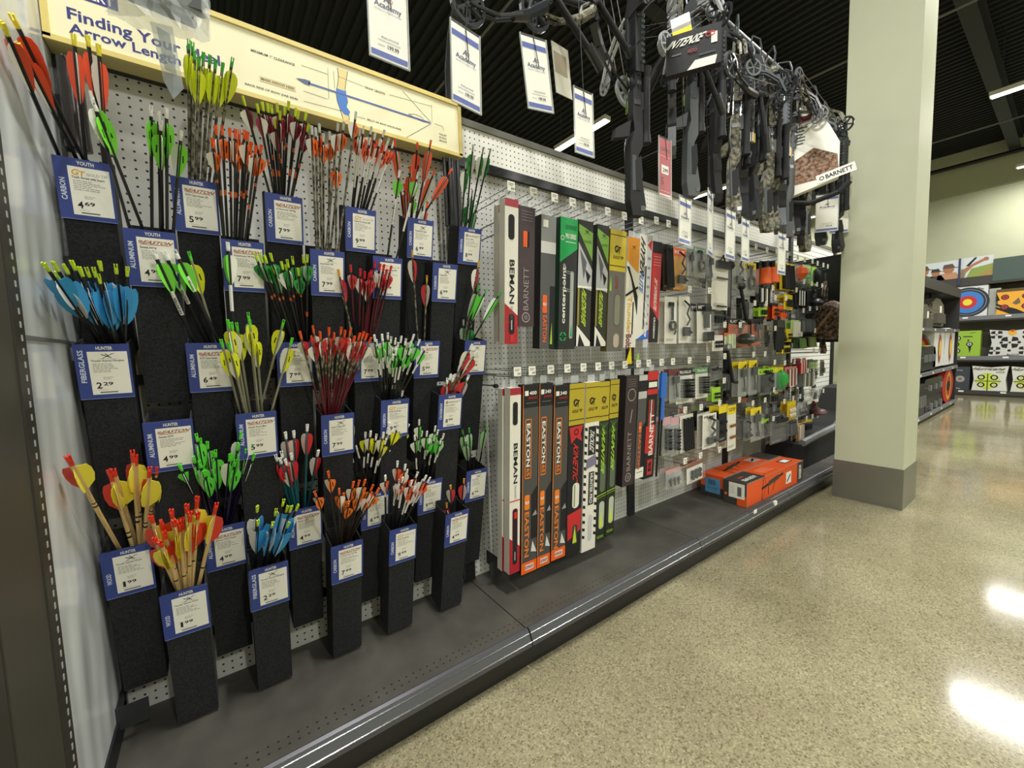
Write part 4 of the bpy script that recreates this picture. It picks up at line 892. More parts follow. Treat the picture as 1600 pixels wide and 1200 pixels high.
P((1052, 388, 1071, 453), 'orange carded black arrow rest in the top row', mat('d99a2c', .5), ORANGE, 'rest', INK, 'REST')
P((1073, 391, 1082, 431), 'narrow clear package beside the orange carded arrow rest', FAINT, None, 'release', INK)
P((1083, 387, 1103, 434), 'clear shell package with small bow sight in the top row', FAINT, mat('7a9a8a', .5), 'sight', DKC, 'SIGHT')
P((1104, 394, 1113, 441), 'black wrist strap package left of the tall white card', SMOKE, BLACK, 'release', INK)
P((1114, 393, 1137, 484), 'tall white carded package with black stabilizer parts', OFFW, None, 'box3', INK)
P((1144, 392, 1160, 452), 'clear plastic bag package with grey fittings', FAINT, FAINT, 'rest', STEELG)
P((1161, 410, 1181, 462), 'yellow and black clear shell package beside the plastic bag', FAINT, YELLOW, 'sight', DKC, 'HUNT')
P((1187, 408, 1198, 446), 'orange topped grip tool package, the left of two', SMOKE, BLACK, 'brush', ORANGE, '', False)
P((1199, 408, 1210, 444), 'orange topped grip tool package, the right of two', SMOKE, BLACK, 'brush', ORANGE, '', False)
P((1219, 411, 1240, 454), 'tall yellow and black box in the top row near the far upright', mat('c9b022', .5), YELLOW, 'bars', INK, 'TARGET', False)
P((1180, 449, 1206, 473), 'wide black package of dark strings under the orange tools', DKC, BLACK, 'strips', INK, '', False)
P((1039, 464, 1057, 537), 'white carded black bow sight, the left of two', OFFW, OFFW, 'sight', INK)
P((1060, 463, 1078, 536), 'white carded black bow sight, the right of two', OFFW, OFFW, 'rest', INK)
P((1088, 474, 1111, 536), 'white and yellow package reading METAL R with black light', OFFW, BLACK, 'flash', INK, 'METAL R')
P((1112, 486, 1130, 508), 'small dark package right of the METAL R package', SMOKE, BLACK, 'dots', INK, '', False)
P((1138, 498, 1168, 542), 'orange carded package with a dark green ball shaped quiver', mat('b85a30', .5), BLACK, 'ball', mat('2a3026', .35), 'LOCK')
P((1174, 498, 1189, 540), 'narrow orange carded package with black release', mat('b85a30', .5), DKC, 'release', INK)
P((1206, 474, 1217, 498), 'small orange package left of the black glove', ORANGE, DKC, 'dots', DKC, '', False)
P((1215, 473, 1229, 498), 'grey and orange label package above the black glove', ORANGE, GRAY, 'heads', ORANGE, 'FIELD', False)
P((1186, 480, 1198, 494), 'tiny lime green package beside the lock package', LIME, LIME, 'dots', INK, '', False)
P((1113, 524, 1129, 548), 'small white card with black nocks under the METAL R package', OFFW, None, 'dots', INK, '', False)
P((1132, 520, 1147, 545), 'small white card with red and green header', OFFW, mat('c86a50', .5), 'strips', LG, '', False)
P((1224, 460, 1239, 484), 'yellow package above the grey and orange label', YELLOW, YELLOW, 'dots', DKC, '', False)
P((1228, 514, 1237, 534), 'yellow package right of the black glove', YELLOW, None, 'dots', DKC, '', False)
P((1222, 540, 1234, 552), 'yellow package below the black glove', YELLOW, None, 'dots', DKC, '', False)
P((1236, 500, 1248, 527), 'pale green slanted card by the far upright', LG, LG, 'strips', OFFW, '', False)
P((1242, 452, 1256, 478), 'dark striped package in the far bay, second row', DKC, None, 'strips', INK, '', False)
P((1247, 497, 1272, 520), 'grey clear package in the far bay, third row', SMOKE, None, 'bars', STEELG)
P((1244, 527, 1258, 545), 'green bristled package in the far bay, the left one', SMOKE, None, 'bars', mat('5a7a3a', .5), '', False)
P((1259, 525, 1273, 543), 'green bristled package in the far bay, the right one', SMOKE, None, 'bars', mat('7a8a4a', .5), '', False)
P((1241, 413, 1254, 440), 'orange and teal small package beside the yellow box', FAINT, None, 'lure', ORANGE)
P((1254, 414, 1266, 442), 'green beaded package in the top row of the far bay', FAINT, LG, 'dots', GREEN, '')
P((1268, 417, 1276, 446), 'lime green narrow package against the black panel', LIME, LIME, 'lure', INK, '', False)
P((1262, 450, 1276, 482), 'dark camo printed package in the far bay', DKC, None, 'ball', DKC, '', False)
# lower part
P((1046, 577, 1061, 628), 'clear package with dark header beside the blue tool', FAINT, mat('6a3a30', .5), 'release', DKC)
P((1056, 576, 1082, 630), 'white carded peep package with black arched header', OFFW, BLACK, 'coil', DKC, 'TRUGLO')
P((1087, 574, 1105, 622), 'white carded coil package with green header', OFFW, mat('5a8a5a', .5), 'coil', DKC, 'TRUGLO')
P((1107, 571, 1124, 596), 'dark wide clear package at the right of the coil packs', SMOKE, None, 'box3', INK)
P((1113, 605, 1125, 627), 'lime green card under the coil packages', LIME, None, 'dots', INK, '', False)
P((1153, 565, 1167, 620), 'tall yellow and clear package, the left of two', FAINT, YELLOW, 'release', INK, '')
P((1169, 563, 1183, 617), 'tall yellow and clear package, the right of two', FAINT, YELLOW, 'release', INK, '')
P((1185, 576, 1209, 618), 'lime headed package with shiny black wrap', DKC, LIME, 'rest', INK, 'LIMB')
P((1209, 574, 1224, 612), 'yellow headed package holding a bright green lure', FAINT, YELLOW, 'lure', GREEN, '')
P((1226, 573, 1244, 603), 'pink and white striped card package', PINK, PINK, 'strips', mat('8a3a3a', .5), '', False)
P((1246, 560, 1258, 584), 'red narrow package above the green striped packs', mat('8a2a30', .5), None, 'strips', RED, '', False)
P((1248, 580, 1272, 604), 'green and black striped wide package', SMOKE, None, 'strips', mat('4a5a34', .5))
P((1258, 562, 1277, 578), 'pale green clear package near the black panel', SMOKE, None, 'dots', LG)
P((1034, 652, 1047, 712), 'clear package with black ringed stabilizer, the left one', FAINT, mat('c9a0a8', .5), 'coil', INK)
P((1048, 652, 1061, 712), 'clear package with black ringed stabilizer, the right one', FAINT, mat('c9a0a8', .5), 'coil', INK)
P((1062, 648, 1083, 705), 'bundle of long black feathered pieces on a card', OFFW, None, 'bars', INK, '', False)
P((1098, 646, 1119, 700), 'white carded package with red stripe and dark fittings', OFFW, PAPER, 'rest', DKC, 'PRIME')
P((1136, 633, 1150, 703), 'tall white, yellow and brown printed box', OFFW, YELLOW, 'dots', mat('8a5a20', .5), 'T-STOP', False, depth=.05)
P((1122, 634, 1136, 690), 'tall yellow topped black box beside the white printed box', INK, YELLOW, 'dots', INK, '', False, depth=.05)
P((1173, 637, 1188, 689), 'tall narrow yellow topped clear package', FAINT, YELLOW, 'release', INK, '')
P((1160, 654, 1172, 688), 'small dark clear package left of the narrow yellow one', SMOKE, None, 'rest', INK)
P((1189, 655, 1201, 684), 'small package with slanted lime header', SMOKE, LIME, 'release', INK, '')
P((1203, 645, 1229, 692), 'large clear pouch with dark strap inside', SMOKE, None, 'box3', INK)
P((1229, 627, 1244, 657), 'bright yellow box in the far bay, lower half', mat('e0c020', .5), YELLOW, 'dots', OFFW, '', False)
P((1246, 628, 1259, 650), 'clear and tan package right of the yellow box', FAINT, None, 'heads', DKC)
P((1261, 625, 1278, 650), 'dark package with red and grey goggles', DKC, OFFW, 'ball', mat('6a2a2a', .4), '', False)
P((1244, 661, 1254, 694), 'tan strip package in the lowest row of the far bay', TAN, None, 'strips', TAN, '', False)
P((1230, 656, 1244, 680), 'clear package of grey tubes in the far bay', SMOKE, None, 'bars', STEELG)
P((1256, 656, 1268, 674), 'small yellow headed package by the black case', SMOKE, YELLOW, 'dots', INK, '', False)
P((1072, 722, 1098, 752), 'white card of small black tips in the lowest row', OFFW, mat('8a5a4a', .5), 'dots', DKC, '')
P((1040, 732, 1064, 762), 'clear package of camouflage broadheads in the lowest row', FAINT, mat('c9a0a0', .5), 'heads', mat('6a6a48', .5))
P((1202, 612, 1216, 630), 'olive small package under the green lure', SMOKE, LIME, 'dots', DKC, '', False)
def to_px(P_):
    d = Vector(P_)-CAM; z = d.dot(FWD); return 800+F*d.dot(RT)/z, 600-F*d.dot(UP)/z
rk = random.Random(21); kinds = ['sight', 'rest', 'release', 'heads', 'dots', 'bars', 'strips', 'box3']
NTH = ['first', 'second', 'third', 'fourth', 'fifth', 'sixth', 'seventh', 'eighth', 'ninth', 'tenth', 'eleventh', 'twelfth', 'thirteenth', 'fourteenth', 'fifteenth', 'sixteenth', 'seventeenth', 'eighteenth', 'nineteenth', 'twentieth']
for ri, (zt, xa, xb, hh) in enumerate(((1.86, 2.62, 4.85, .2), (1.60, 3.05, 4.85, .17), (1.40, 3.55, 4.85, .16), (1.07, 2.6, 5.3, .2), (.84, 2.62, 5.2, .17), (.63, 3.75, 5.2, .17))):
    x_ = xa; k = 0
    while x_ < xb and k < 20:
        wd = rk.uniform(.07, .11); y_ = rk.uniform(-.2, -.12); h2 = hh*rk.uniform(.8, 1.1)
        q0 = to_px((x_, y_, zt)); q1 = to_px((x_+wd, y_, zt)); q2 = to_px((x_+wd/2, y_, zt-h2))
        cardm = rk.choice([SMOKE, FAINT, DKC, DKC, SMOKE, mat('4a4a40', .5), OFFW, mat('6a6e60', .5)]); hd = rk.choice([BLACK, None, DKC, YELLOW, LIME, None, mat('b85a30', .5), mat('7a8a4a', .5)])
        P((q0[0], (q0[1]+q1[1])/2, q1[0], q2[1]), 'small dark accessory package near the board, row %s, %s from left' % (['one', 'two', 'three', 'four', 'five', 'six'][ri], NTH[k]), cardm, hd, rk.choice(kinds), rk.choice([INK, DKC, STEELG, mat('3a3f2c', .5)]), '', cardm is not DKC, y=y_, behind=0)
        x_ += wd+rk.uniform(.03, .07); k += 1
# glove pair, quiver hooks
t = thing('shooting_glove', 'black archery glove hanging in the middle of the far bay', 'glove', tuple(at(1217, 500, 1, -.28)))
b = MB(); b.box((-.07, -.012, -.15), (.08, .012, -.05), INK)
for k in range(4): b.tube((-.05+.035*k, 0, -.14), (-.06+.042*k, -.006, -.235-.02*(k in (1, 2))), .017, INK, .012, 8)
b.tube((.06, 0, -.1), (.13, -.004, -.16), .02, mat('2e2c28', .7), .014, 8); b.obj('hand_part', t, True)
MB().box((-.06, -.016, -.06), (.07, .016, .0), mat('3a3a34', .8)).tube((0, 0, 0), (0, 0, .03), .012, INK).obj('cuff', t)
for i, (pa, pb_) in enumerate([((1141, 420), (1139, 496)), ((1158, 452), (1166, 498)), ((1137, 548), (1145, 596))]):
    a = at(*pa, 1, -.27); c2 = at(*pb_, 1, -.27)
    t = thing('bow_hanger', 'long black L-shaped hanger tool, '+['left of the clear bag', 'below the clear bag', 'with a silver cap lower down'][i], 'tool', tuple(a))
    d = c2-a
    MB().tube((0, 0, 0), tuple(d), .012, INK, n=8).tube(tuple(d), (d.x+.06*(-1 if i == 0 else 1), d.y, d.z-.01), .012, INK, n=8).obj('bar', t, True)
    MB().lathe([(.02, .0), (.03, .015), (.025, .04), (.006, .05)], mat('8a8c8e', .3, .7) if i == 2 else INK, 12).obj('head', t, True)
TG = [(1025, 349), (1044, 354), (1108, 370), (1181, 389), (1198, 394), (1213, 396), (1230, 402), (1246, 405), (1257, 409), (1269, 411), (1277, 414), (1286, 417), (1293, 419), (1312, 421),
 (1077, 456), (1108, 458), (1207, 453), (1179, 477), (1197, 478), (1211, 468), (1228, 469), (1244, 456), (1256, 443), (1268, 446), (1276, 447), (1284, 449),
 (1255, 488), (1265, 485), (1276, 484), (1283, 486), (1132, 511), (1156, 511), (1211, 516), (1252, 525), (1273, 519), (1282, 518), (1289, 516), (1280, 550), (1288, 549), (1271, 550),
 (1132, 560), (1177, 557), (1195, 556), (1210, 569), (1226, 570), (1241, 568), (1252, 566), (1262, 582), (1271, 581), (1279, 580),
 (1131, 598), (1070, 644), (1095, 640), (1124, 633), (1155, 628), (1176, 633), (1195, 628), (1209, 612), (1225, 630), (1239, 625), (1250, 622), (1261, 619), (1270, 617), (1278, 615), (1286, 613),
 (1208, 657), (1260, 656), (1269, 653), (1277, 651), (1070, 724), (1094, 715), (1124, 706)]
WO = ['first', 'second', 'third', 'fourth', 'fifth', 'sixth', 'seventh', 'eighth', 'ninth', 'tenth', 'eleventh', 'twelfth', 'thirteenth', 'fourteenth']
rows = {}
for (x_, y_) in TG:
    z = at(x_, y_, 1, -.3).z; r = min((1.93, 1.64, 1.45, 1.3, 1.15, 1.02, .9, .77, .6, .45, .3), key=lambda v: abs(v-z)); rows.setdefault(r, []).append((x_, y_))
for r, l in rows.items():
    for i, (x_, y_) in enumerate(sorted(l)):
        hook(x_, y_, 'wire peg hook with price tag, row %s of far bays, %s from left' % ({1.93: 'ten', 1.64: 'nine', 1.45: 'eight', 1.3: 'seven', 1.15: 'six', 1.02: 'five', .9: 'four', .77: 'three', .6: 'two', .45: 'one', .3: 'zero'}[r], WO[i] if i < 14 else 'last'))

# ------------------------------------------------------------------ hanging bows and crossbows
CAMG = mat('b4b8ba', .35, .4); DARK = mat('2b2d31', .22); SHINY = mat('8d9194', .2, .8)
def wheel(b, r, m_, M, n=5, t=.008):
    b.ring(0, 0, r*.8, r, -t/2, m_, 22, M, t); b.ring(0, 0, 0.0005, r*.22, -t/2, m_, 10, M, t)
    for k in range(n):
        a = 2*PI*k/n+.3; b.box((r*.15, -t/2, -r*.07), (r*.85, t/2, r*.07), m_, M @ Matrix.Rotation(a, 4, 'Y'))
def crossbow(label, X, zn, yaw, body, limbc, scale=1, y=-.56, cams=DARK, tiltx=0, spread=.2):
    t = thing('crossbow', label, 'crossbow', (X, y, zn), (tiltx, 0, yaw), 'hanging crossbows'); t.scale = (scale,)*3
    b = MB(); b.box((-.016, -.012, -.55), (.016, .012, -.02), DARK); b.box((-.005, -.02, -.5), (.005, -.01, -.06), STEELG)
    for k in range(11): b.box((-.019, -.016, -.1-.04*k), (.019, .004, -.085-.04*k), STEELG if k % 2 else DARK)
    b.obj('rail', t)
    b = MB(); prof = [(u_*.72, v_) for u_, v_ in [(.0, -.38), (.03, -.40), (.035, -.5), (.025, -.56), (.05, -.62), (.055, -.84), (.04, -.9), (-.035, -.9), (-.05, -.86), (-.02, -.74), (.0, -.66), (-.03, -.62), (-.03, -.46), (-.012, -.38)]]
    M = Matrix.Rotation(PI/2, 4, 'Z'); b.poly(prof, -.02, body, .04, M); b.poly([(-.012, -.66), (-.02, -.74), (-.008, -.8), (.012, -.8), (.016, -.68)], -.022, INK, .044, M)
    b.obj('stock', t)
    b = MB(); b.poly([(.03, -.52), (.1, -.56), (.11, -.6), (.04, -.585)], -.014, body, .028, M); b.obj('grip', t)
    b = MB(); b.tube((0, -.05, -.34), (0, -.05, -.56), .017, INK, .017, 12).tube((0, -.05, -.30), (0, -.05, -.34), .024, INK, .017, 12).tube((0, -.05, -.56), (0, -.05, -.6), .018, INK, .022, 12).box((-.008, -.04, -.47), (.008, -.01, -.40), STEELG); b.obj('scope', t, True)
    b = MB(); b.path([(-.03, 0, -.03), (-.045, 0, .03), (-.03, 0, .075), (.03, 0, .075), (.045, 0, .03), (.03, 0, -.03)], .005, STEELG, 6); b.obj('stirrup', t, True)
    b = MB()
    for k in range(9): b.box((-.024, -.03, -.12-.022*k), (-.016, -.012, -.108-.022*k), SHINY if k % 3 == 0 else STEELG).box((.016, -.03, -.12-.022*k), (.024, -.012, -.108-.022*k), STEELG)
    b.box((-.022, -.026, -.33), (.022, .012, -.1), body); b.obj('forearm', t)
    b = MB().box((.026, -.02, -.30), (.04, .02, -.10), INK)
    for k in range(3): b.tube((.033+.008*k, -.016+.012*k, -.08), (.033+.008*k, -.016+.012*k, -.46), .0035, CAMO if k else SHINY, n=6).box((.033+.008*k-.009, -.017+.012*k, -.46), (.033+.008*k+.009, -.015+.012*k, -.41), [WHITE, ORANGE, LIME][k])
    b.obj('quiver', t)
    b = MB().path([(.02, -.01, -.5), (.03, -.03, -.53), (.02, -.045, -.56)], .004, SHINY, 6).box((-.022, -.01, -.46), (.022, .02, -.44), SHINY).tube((-.03, .0, -.12), (.03, 0, -.12), .006, SHINY).tube((-.026, 0, -.38), (.026, 0, -.38), .005, SHINY)
    b.box((-.021, .012, -.80), (.021, .03, -.66), STEELG).box((-.0215, -.03, -.88), (.0215, -.01, -.86), SHINY); b.obj('fittings', t)
    b = MB(); b.poly([(-.07, -.11), (-.03, -.02), (.03, -.02), (.07, -.11), (.03, -.1), (-.03, -.1)], -.014, body, .028); b.obj('riser', t)
    for s_ in (-1, 1):
        b = MB(); p_ = [(s_*.055, 0, -.08), (s_*spread*.55, .0, -.10), (s_*spread*.85, .0, -.15), (s_*spread, 0, -.22)]
        for q in range(3):
            a, e = Vector(p_[q]), Vector(p_[q+1]); d = (e-a).normalized(); nrm = Vector((-d.z, 0, d.x))*.006
            for oy in (-.016, .006):
                vs = [a-nrm+Vector((0, oy, 0)), a+nrm+Vector((0, oy, 0)), e+nrm*.8+Vector((0, oy, 0)), e-nrm*.8+Vector((0, oy, 0))]
                vs += [v+Vector((0, .010, 0)) for v in vs]
                b.add(vs, [(0, 1, 2, 3), (7, 6, 5, 4), (0, 4, 5, 1), (1, 5, 6, 2), (2, 6, 7, 3), (3, 7, 4, 0)], limbc)
        b.obj('limb', t)
        b = MB(); wheel(b, .042, cams, Matrix.Translation((s_*spread, 0, -.23))); b.obj('cam', t)
    b = MB(); b.tube((-spread, 0, -.26), (0, -.012, -.3), .0018, INK, n=5).tube((spread, 0, -.26), (0, -.012, -.3), .0018, INK, n=5).tube((-spread, .004, -.2), (spread*.95, .004, -.25), .0015, INK, n=5).tube((spread, .004, -.2), (-spread*.95, .004, -.25), .0015, INK, n=5); b.obj('string', t)
    return t
cb = [('black crossbow hanging nearest the arrow sign end of the bar', 2.04, 2.88, -1.0, mat('4c4f52', .4), INK, .86, DARK), ('grey crossbow with white limbs beside the INTENSE card', 2.2, 2.86, 1.2, mat('4c4f52', .4), mat('9a9c9c', .4), 1.0, DARK),
      ('black crossbow hanging behind the red price tag', 2.42, 2.87, -.5, INK, DARK, 1.0, mat('6c6f70', .4)), ('camouflage crossbow hanging over the second upright', 2.62, 2.86, .6, CAMO, CAMO, 1.02, DARK),
      ('black crossbow with ribbed rail in the thick of the row', 2.84, 2.86, -.2, DARK, STEELG, 1.0, DARK), ('olive camouflage crossbow in the middle of the row', 3.02, 2.86, .9, CAMO, INK, 1.05, DARK),
      ('dark grey crossbow with skeleton stock above the third upright', 3.2, 2.86, -.8, STEELG, DARK, 1.03, mat('6c6f70', .4)), ('black crossbow left of the white cardboard sleeve', 3.42, 2.85, .4, INK, CAMO, 1.0, DARK),
      ('brown camouflage crossbow with the lowest hanging stock', 3.6, 2.84, 1.4, CAMO, CAMO, 1.08, DARK), ('black crossbow behind the white cardboard sleeve', 3.9, 2.85, .1, DARK, DARK, 1.0, DARK), ('charcoal crossbow hanging low in front of its neighbours', 2.72, 2.78, -.9, DARK, STEELG, .95, DARK), ('olive crossbow half hidden in the thick of the row', 3.12, 2.8, .3, CAMO, DARK, .95, DARK), ('slate grey crossbow with its scope outward in the row', 3.32, 2.78, 1.1, mat('4c4f52', .4), DARK, .95, mat('6c6f70', .4)), ('black crossbow tucked just left of the printed sleeve', 3.52, 2.76, -1.2, INK, STEELG, .95, DARK),
      ('black crossbow farthest along the bar by the column', 4.25, 2.84, -.4, DARK, INK, 1.0, DARK)]
for a in cb: crossbow(a[0], a[1], a[2], a[3], a[4], a[5], a[6], cams=a[7])
crossbow('silver wheeled crossbow hanging between the long white price tags', 1.78, 2.70, 1.25, INK, mat('c9cccc', .4), 1.0, y=-.56, cams=CAMG, spread=.24)
def cbow(label, c1, c2, off, body, camc, r=.05, yv=-.56, yaw=.25):
    """compound bow between two wheel axles given as (x, z)"""
    a = Vector((c1[0], 0, c1[1])); e = Vector((c2[0], 0, c2[1])); L = (e-a).length; ang = math.atan2(e.z-a.z, e.x-a.x)
    t = thing('compound_bow', label, 'bow', ((a.x+e.x)/2, yv, (a.z+e.z)/2), (0, -ang, 0), 'hanging compound bows')
    h = L/2; o = off
    pts = [(-h*.62, 0, o*.75), (-h*.45, 0, o*.95), (-h*.2, -.005, o*1.1), (-.04, 0, o*.98), (.06, 0, o*.98), (h*.2, -.005, o*1.12), (h*.45, 0, o*.95), (h*.62, 0, o*.75)]
    MB().path(pts, lambda i: .013+.005*(i in (1, 2, 5, 6)), body, 7).path([(-h*.45, 0, o*.95), (-h*.3, 0, o*.8), (-.05, 0, o*.9)], .006, body, 6).path([(h*.45, 0, o*.95), (h*.3, 0, o*.8), (.07, 0, o*.9)], .006, body, 6).obj('riser', t, True)
    MB().tube((-.05, 0, o*.96), (.05, 0, o*.94), .019, INK, .016, 10).obj('grip', t, True)
    for s_ in (-1, 1):
        b = MB()
        for oy in (-.016, .008): b.path([(s_*h*.55, oy, o*.85), (s_*h*.8, oy, o*.55), (s_*h*.97, oy, o*.12), (s_*h, oy, 0)], .0055, body, 6)
        b.obj('limb', t, True)
        b = MB(); wheel(b, r, camc, Matrix.Translation((s_*h, -.002, 0)), 6, .012); wheel(b, r*.7, camc, Matrix.Translation((s_*h+.01, .012, .005)), 4, .006); b.obj('cam', t)
    b = MB()
    for dz, q in ((-r, 0), (-r*.5, .01), (r*.3, .014)): b.tube((-h, q, dz*(1 if off > 0 else -1)), (h, q, dz*.8*(1 if off > 0 else -1)), .0018, mat('8d8f8c', .5), n=5)
    b.obj('string', t)
    MB().tube((0, 0, o*1.0), (.0, -.02, o*1.0+(.26 if o > 0 else -.26)), .012, INK, n=10).tube((0, -.02, o+(.2 if o > 0 else -.2)), (0, -.022, o+(.29 if o > 0 else -.29)), .018, DARK, n=12).obj('stabilizer', t, True)
    return t
cbow('black compound bow with dark wheel behind the second price tag', (.985, 2.285), (1.45, 2.85), -.14, DARK, mat('4a4d50', .3, .5), .06)
cbow('camouflage compound bow with dark wheel above the third price tag', (1.28, 2.42), (1.72, 2.95), -.13, CAMO, mat('505458', .3, .5), .065, -.52)
cbow('grey compound bow with pale spoked wheels and long strings', (1.79, 2.335), (1.62, 2.9), .12, DARK, CAMG, .06, -.5)
cbow('black compound bow with small pale wheel by the INTENSE card', (2.27, 2.79), (1.9, 2.5), .1, INK, CAMG, .045, -.62)
cbow('black compound bow with spoked wheels above the second upright', (2.42, 2.6), (3.0, 2.72), -.1, DARK, mat('6a6d70', .3, .5), .06, -.63)
cbow('dark compound bow laid along the bar beside the sleeve', (3.15, 2.78), (3.8, 2.7), -.09, CAMO, mat('6a6d70', .3, .5), .055, -.66)
def facing(loc, extra=0): return math.atan2(CAM.x-loc.x, -(CAM.y-loc.y))*0+math.atan2(CAM.x-loc.x, loc.y-CAM.y)*-1*-1+extra
def store_tag(px, py, label, yaw=0, roll=0, price='199.99', wd=.1, ht=.215, red=False, y=-.6, cord=.06):
    p = at(px, py, 1, y)
    t = thing('store_tag', label, 'price tag', tuple(p), (0, roll, yaw), 'long store price tags')
    b = MB(); b.box((-wd/2, .0, -ht), (wd/2, .0012, 0), PAPER if not red else mat('b8283a', .4))
    yy = -.0006
    if red:
        b.quad(-wd/2, -ht*.98, wd/2, -ht*.95, yy, PAPER); b.text('CLEARANCE', -wd*.4, -.05, wd*.4, -.035, yy, mat('5a1018', .5), True); b.quad(-wd*.3, -ht*.6, wd*.3, -ht*.45, yy, PAPER); b.text(price, -wd*.2, -ht*.57, wd*.25, -ht*.5, yy-.0005, INK, True)
        b.text('5', -wd*.32, -ht*.8, -wd*.1, -ht*.66, yy, mat('5a1018', .5), True); b.line(-wd*.4, -ht*.9, wd*.4, -ht*.9, .003, yy, mat('e8a0a0', .5)); b.line(-wd*.4, -ht*.3, wd*.4, -ht*.3, .002, yy, mat('e8a0a0', .5))
    else:
        nb = mat('2c46a8', .45); b.quad(-wd/2+.002, -.034, wd/2-.002, -.018, yy, nb); b.quad(-wd/2+.002, -ht+.004, wd/2-.002, -ht+.018, yy, nb)
        b.text('Academy', -wd*.36, -.094, wd*.36, -.076, yy, mat('26306e', .5), True); b.text('SPORTS+OUTDOORS', -wd*.36, -.0985, wd*.36, -.0955, yy, mat('5a6296', .5))
        b.text('A', -wd*.1, -.074, wd*.06, -.057, yy, mat('26306e', .5), True, 0, .3); b.ring(wd*.08, -.066, .004, .0055, yy, mat('b04a4a', .5), 10)
        b.text('BOW PACKAGE', -wd*.2, -ht+.056, wd*.25, -ht+.051, yy, INK); b.line(-wd*.3, -ht+.045, wd*.3, -ht+.045, .0015, yy, LGRAY); b.text(price, -wd*.05, -ht+.028, wd*.25, -ht+.039, yy, INK, True); b.line(-wd*.3, -ht+.033, -wd*.12, -ht+.033, .0015, yy, LGRAY)
    b.obj('paper_insert', t)
    s_ = MB(); s_.add([(-wd/2-.004, -.0025, -ht-.004), (wd/2+.004, -.0025, -ht-.004), (wd/2+.004, -.0025, .006), (-wd/2-.004, -.0025, .006)], [(0, 1, 2, 3)], mat('e9eeee', .1, 0, None, 0, .12))
    for q in (-wd/2-.004, wd/2+.001): s_.box((q, -.003, -ht-.004), (q+.003, .002, .006), mat('d8dcdc', .15, 0, None, 0, .5))
    s_.box((-wd/2, -.003, -ht-.004), (wd/2, .002, -ht-.001), mat('d8dcdc', .15, 0, None, 0, .5)); s_.obj('clear_sleeve', t)
    MB().tube((0, -.002, -.008), (.004, .03 if cord > .1 else -.004, cord), .0016, INK, n=5).tube((0, -.004, -.008), (.006, -.006, -.085), .0014, INK, n=5).obj('zip_tie', t)
    return t
store_tag(604, -42, 'long white Academy price tag, leftmost, above the sign', 0, .01)
store_tag(727, 46, 'long white Academy price tag right beside the sign corner', .12, .02)
store_tag(833, 60, 'long white Academy price tag tilted to the right', -.05, -.12)
store_tag(911, 143, 'long white Academy price tag hanging lowest of the first four', 0, -.02, wd=.09, cord=.75)
store_tag(1039, 218, 'long red clearance tag under the black crossbow', 0, 0, '299', red=True, ht=.24, wd=.085)
store_tag(1071, 311, 'long white price tag in front of the second upright', .05, .03, ht=.2, cord=.5)
store_tag(1142, 330, 'narrow turned price tag left of the small boxes', 0.05, .03, ht=.24, cord=.5)
store_tag(1165, 343, 'narrow turned price tag beside the clear plastic bag', 0.1, 0, ht=.22)
store_tag(1222, 365, 'narrow turned price tag in front of the far upright', .0, 0, ht=.24)
store_tag(1293, 304, 'white price tag beside the column, the left of two', -.95, 0, wd=.13, ht=.25)
store_tag(1312, 311, 'white price tag beside the column, the right of two', -.95, 0, wd=.12, ht=.25, y=-.56)
store_tag(1110, 300, 'edge-on white price tag between two hanging crossbows', .3, .0, ht=.3, cord=.5)
# printed sleeve on a crossbow and the INTENSE card
def face_yaw(p): return math.atan2(p.x-CAM.x, p.y-CAM.y)*-1
p = at(1256, 186, 1, -.62); t = thing('crossbow_sleeve', 'white and brown cardboard sleeve reading BARNETT on a hanging crossbow', 'package', tuple(p), (0, 0, face_yaw(p)))
t.scale = (.9, 1, .85); b = MB(); b.poly([(-.17, .0), (.03, .06), (.06, .0), (.1, -.02), (.14, -.08), (.2, -.22), (.2, -.46), (-.09, -.54), (-.1, -.3), (-.16, -.12)], 0, PAPER, .05)
brn = mat('8a5a3c', .6, 0, 'camo'); b.poly([(-.08, -.3), (.06, -.22), (.19, -.3), (.2, -.44), (-.085, -.46)], -.0012, brn)
b.quad(-.14, -.02, .1, .02, -.0012, mat('7a1f26', .5)); M = Matrix.Rotation(-.22, 4, 'Y'); b.quad(-.02, -.49, .19, -.43, -.003, PAPER, M); b.text('BARNETT', .03, -.475, .175, -.445, -.004, INK, True, M=M); b.ring(.008, -.46, .009, .014, -.004, INK, 14, M)
for k, wd in enumerate((.1, .07, .05, .08, .08, .06)): b.line(-.03-wd/2, -.06-k*.022, -.03+wd/2, -.06-k*.022, .009, -.0016, mat('55555a', .6))
b.obj('printed_card', t)
MB().path([(-.2, .03, -.5), (-.1, .02, -.56), (.05, .02, -.6), (.2, .02, -.56), (.26, .02, -.5)], .018, INK, 8).obj('lower_limb', t, True)
p = at(1080, 47, 1, -.8); t = thing('crossbow_carton', 'black carton card reading INTENSE CD hung among the crossbows', 'package', tuple(p), (0, .0, face_yaw(p)))
t.scale = (.66, 1, .72); b = MB(); b.box((-.13, 0, -.19), (.15, .03, 0), INK); M = Matrix.Rotation(.12, 4, 'Y'); b.text('INTENSE', -.115, -.065, .06, -.028, -.002, PAPER, True, 0, .25); b.text('CD', .07, -.055, .12, -.032, -.002, RED, True); b.text('400', -.02, -.11, .03, -.09, -.002, mat('8a2a2a', .5), True)
b.quad(.1, -.09, .13, -.04, -.0012, PAPER); b.line(-.1, -.1, -.05, -.1, .008, -.0012, GRAY).line(.04, -.13, .12, -.13, .01, -.0012, STEELG); b.poly([(-.02, -.19), (.12, -.19), (.13, -.15), (.02, -.15)], -.001, PAPER); b.obj('printed_card', t)
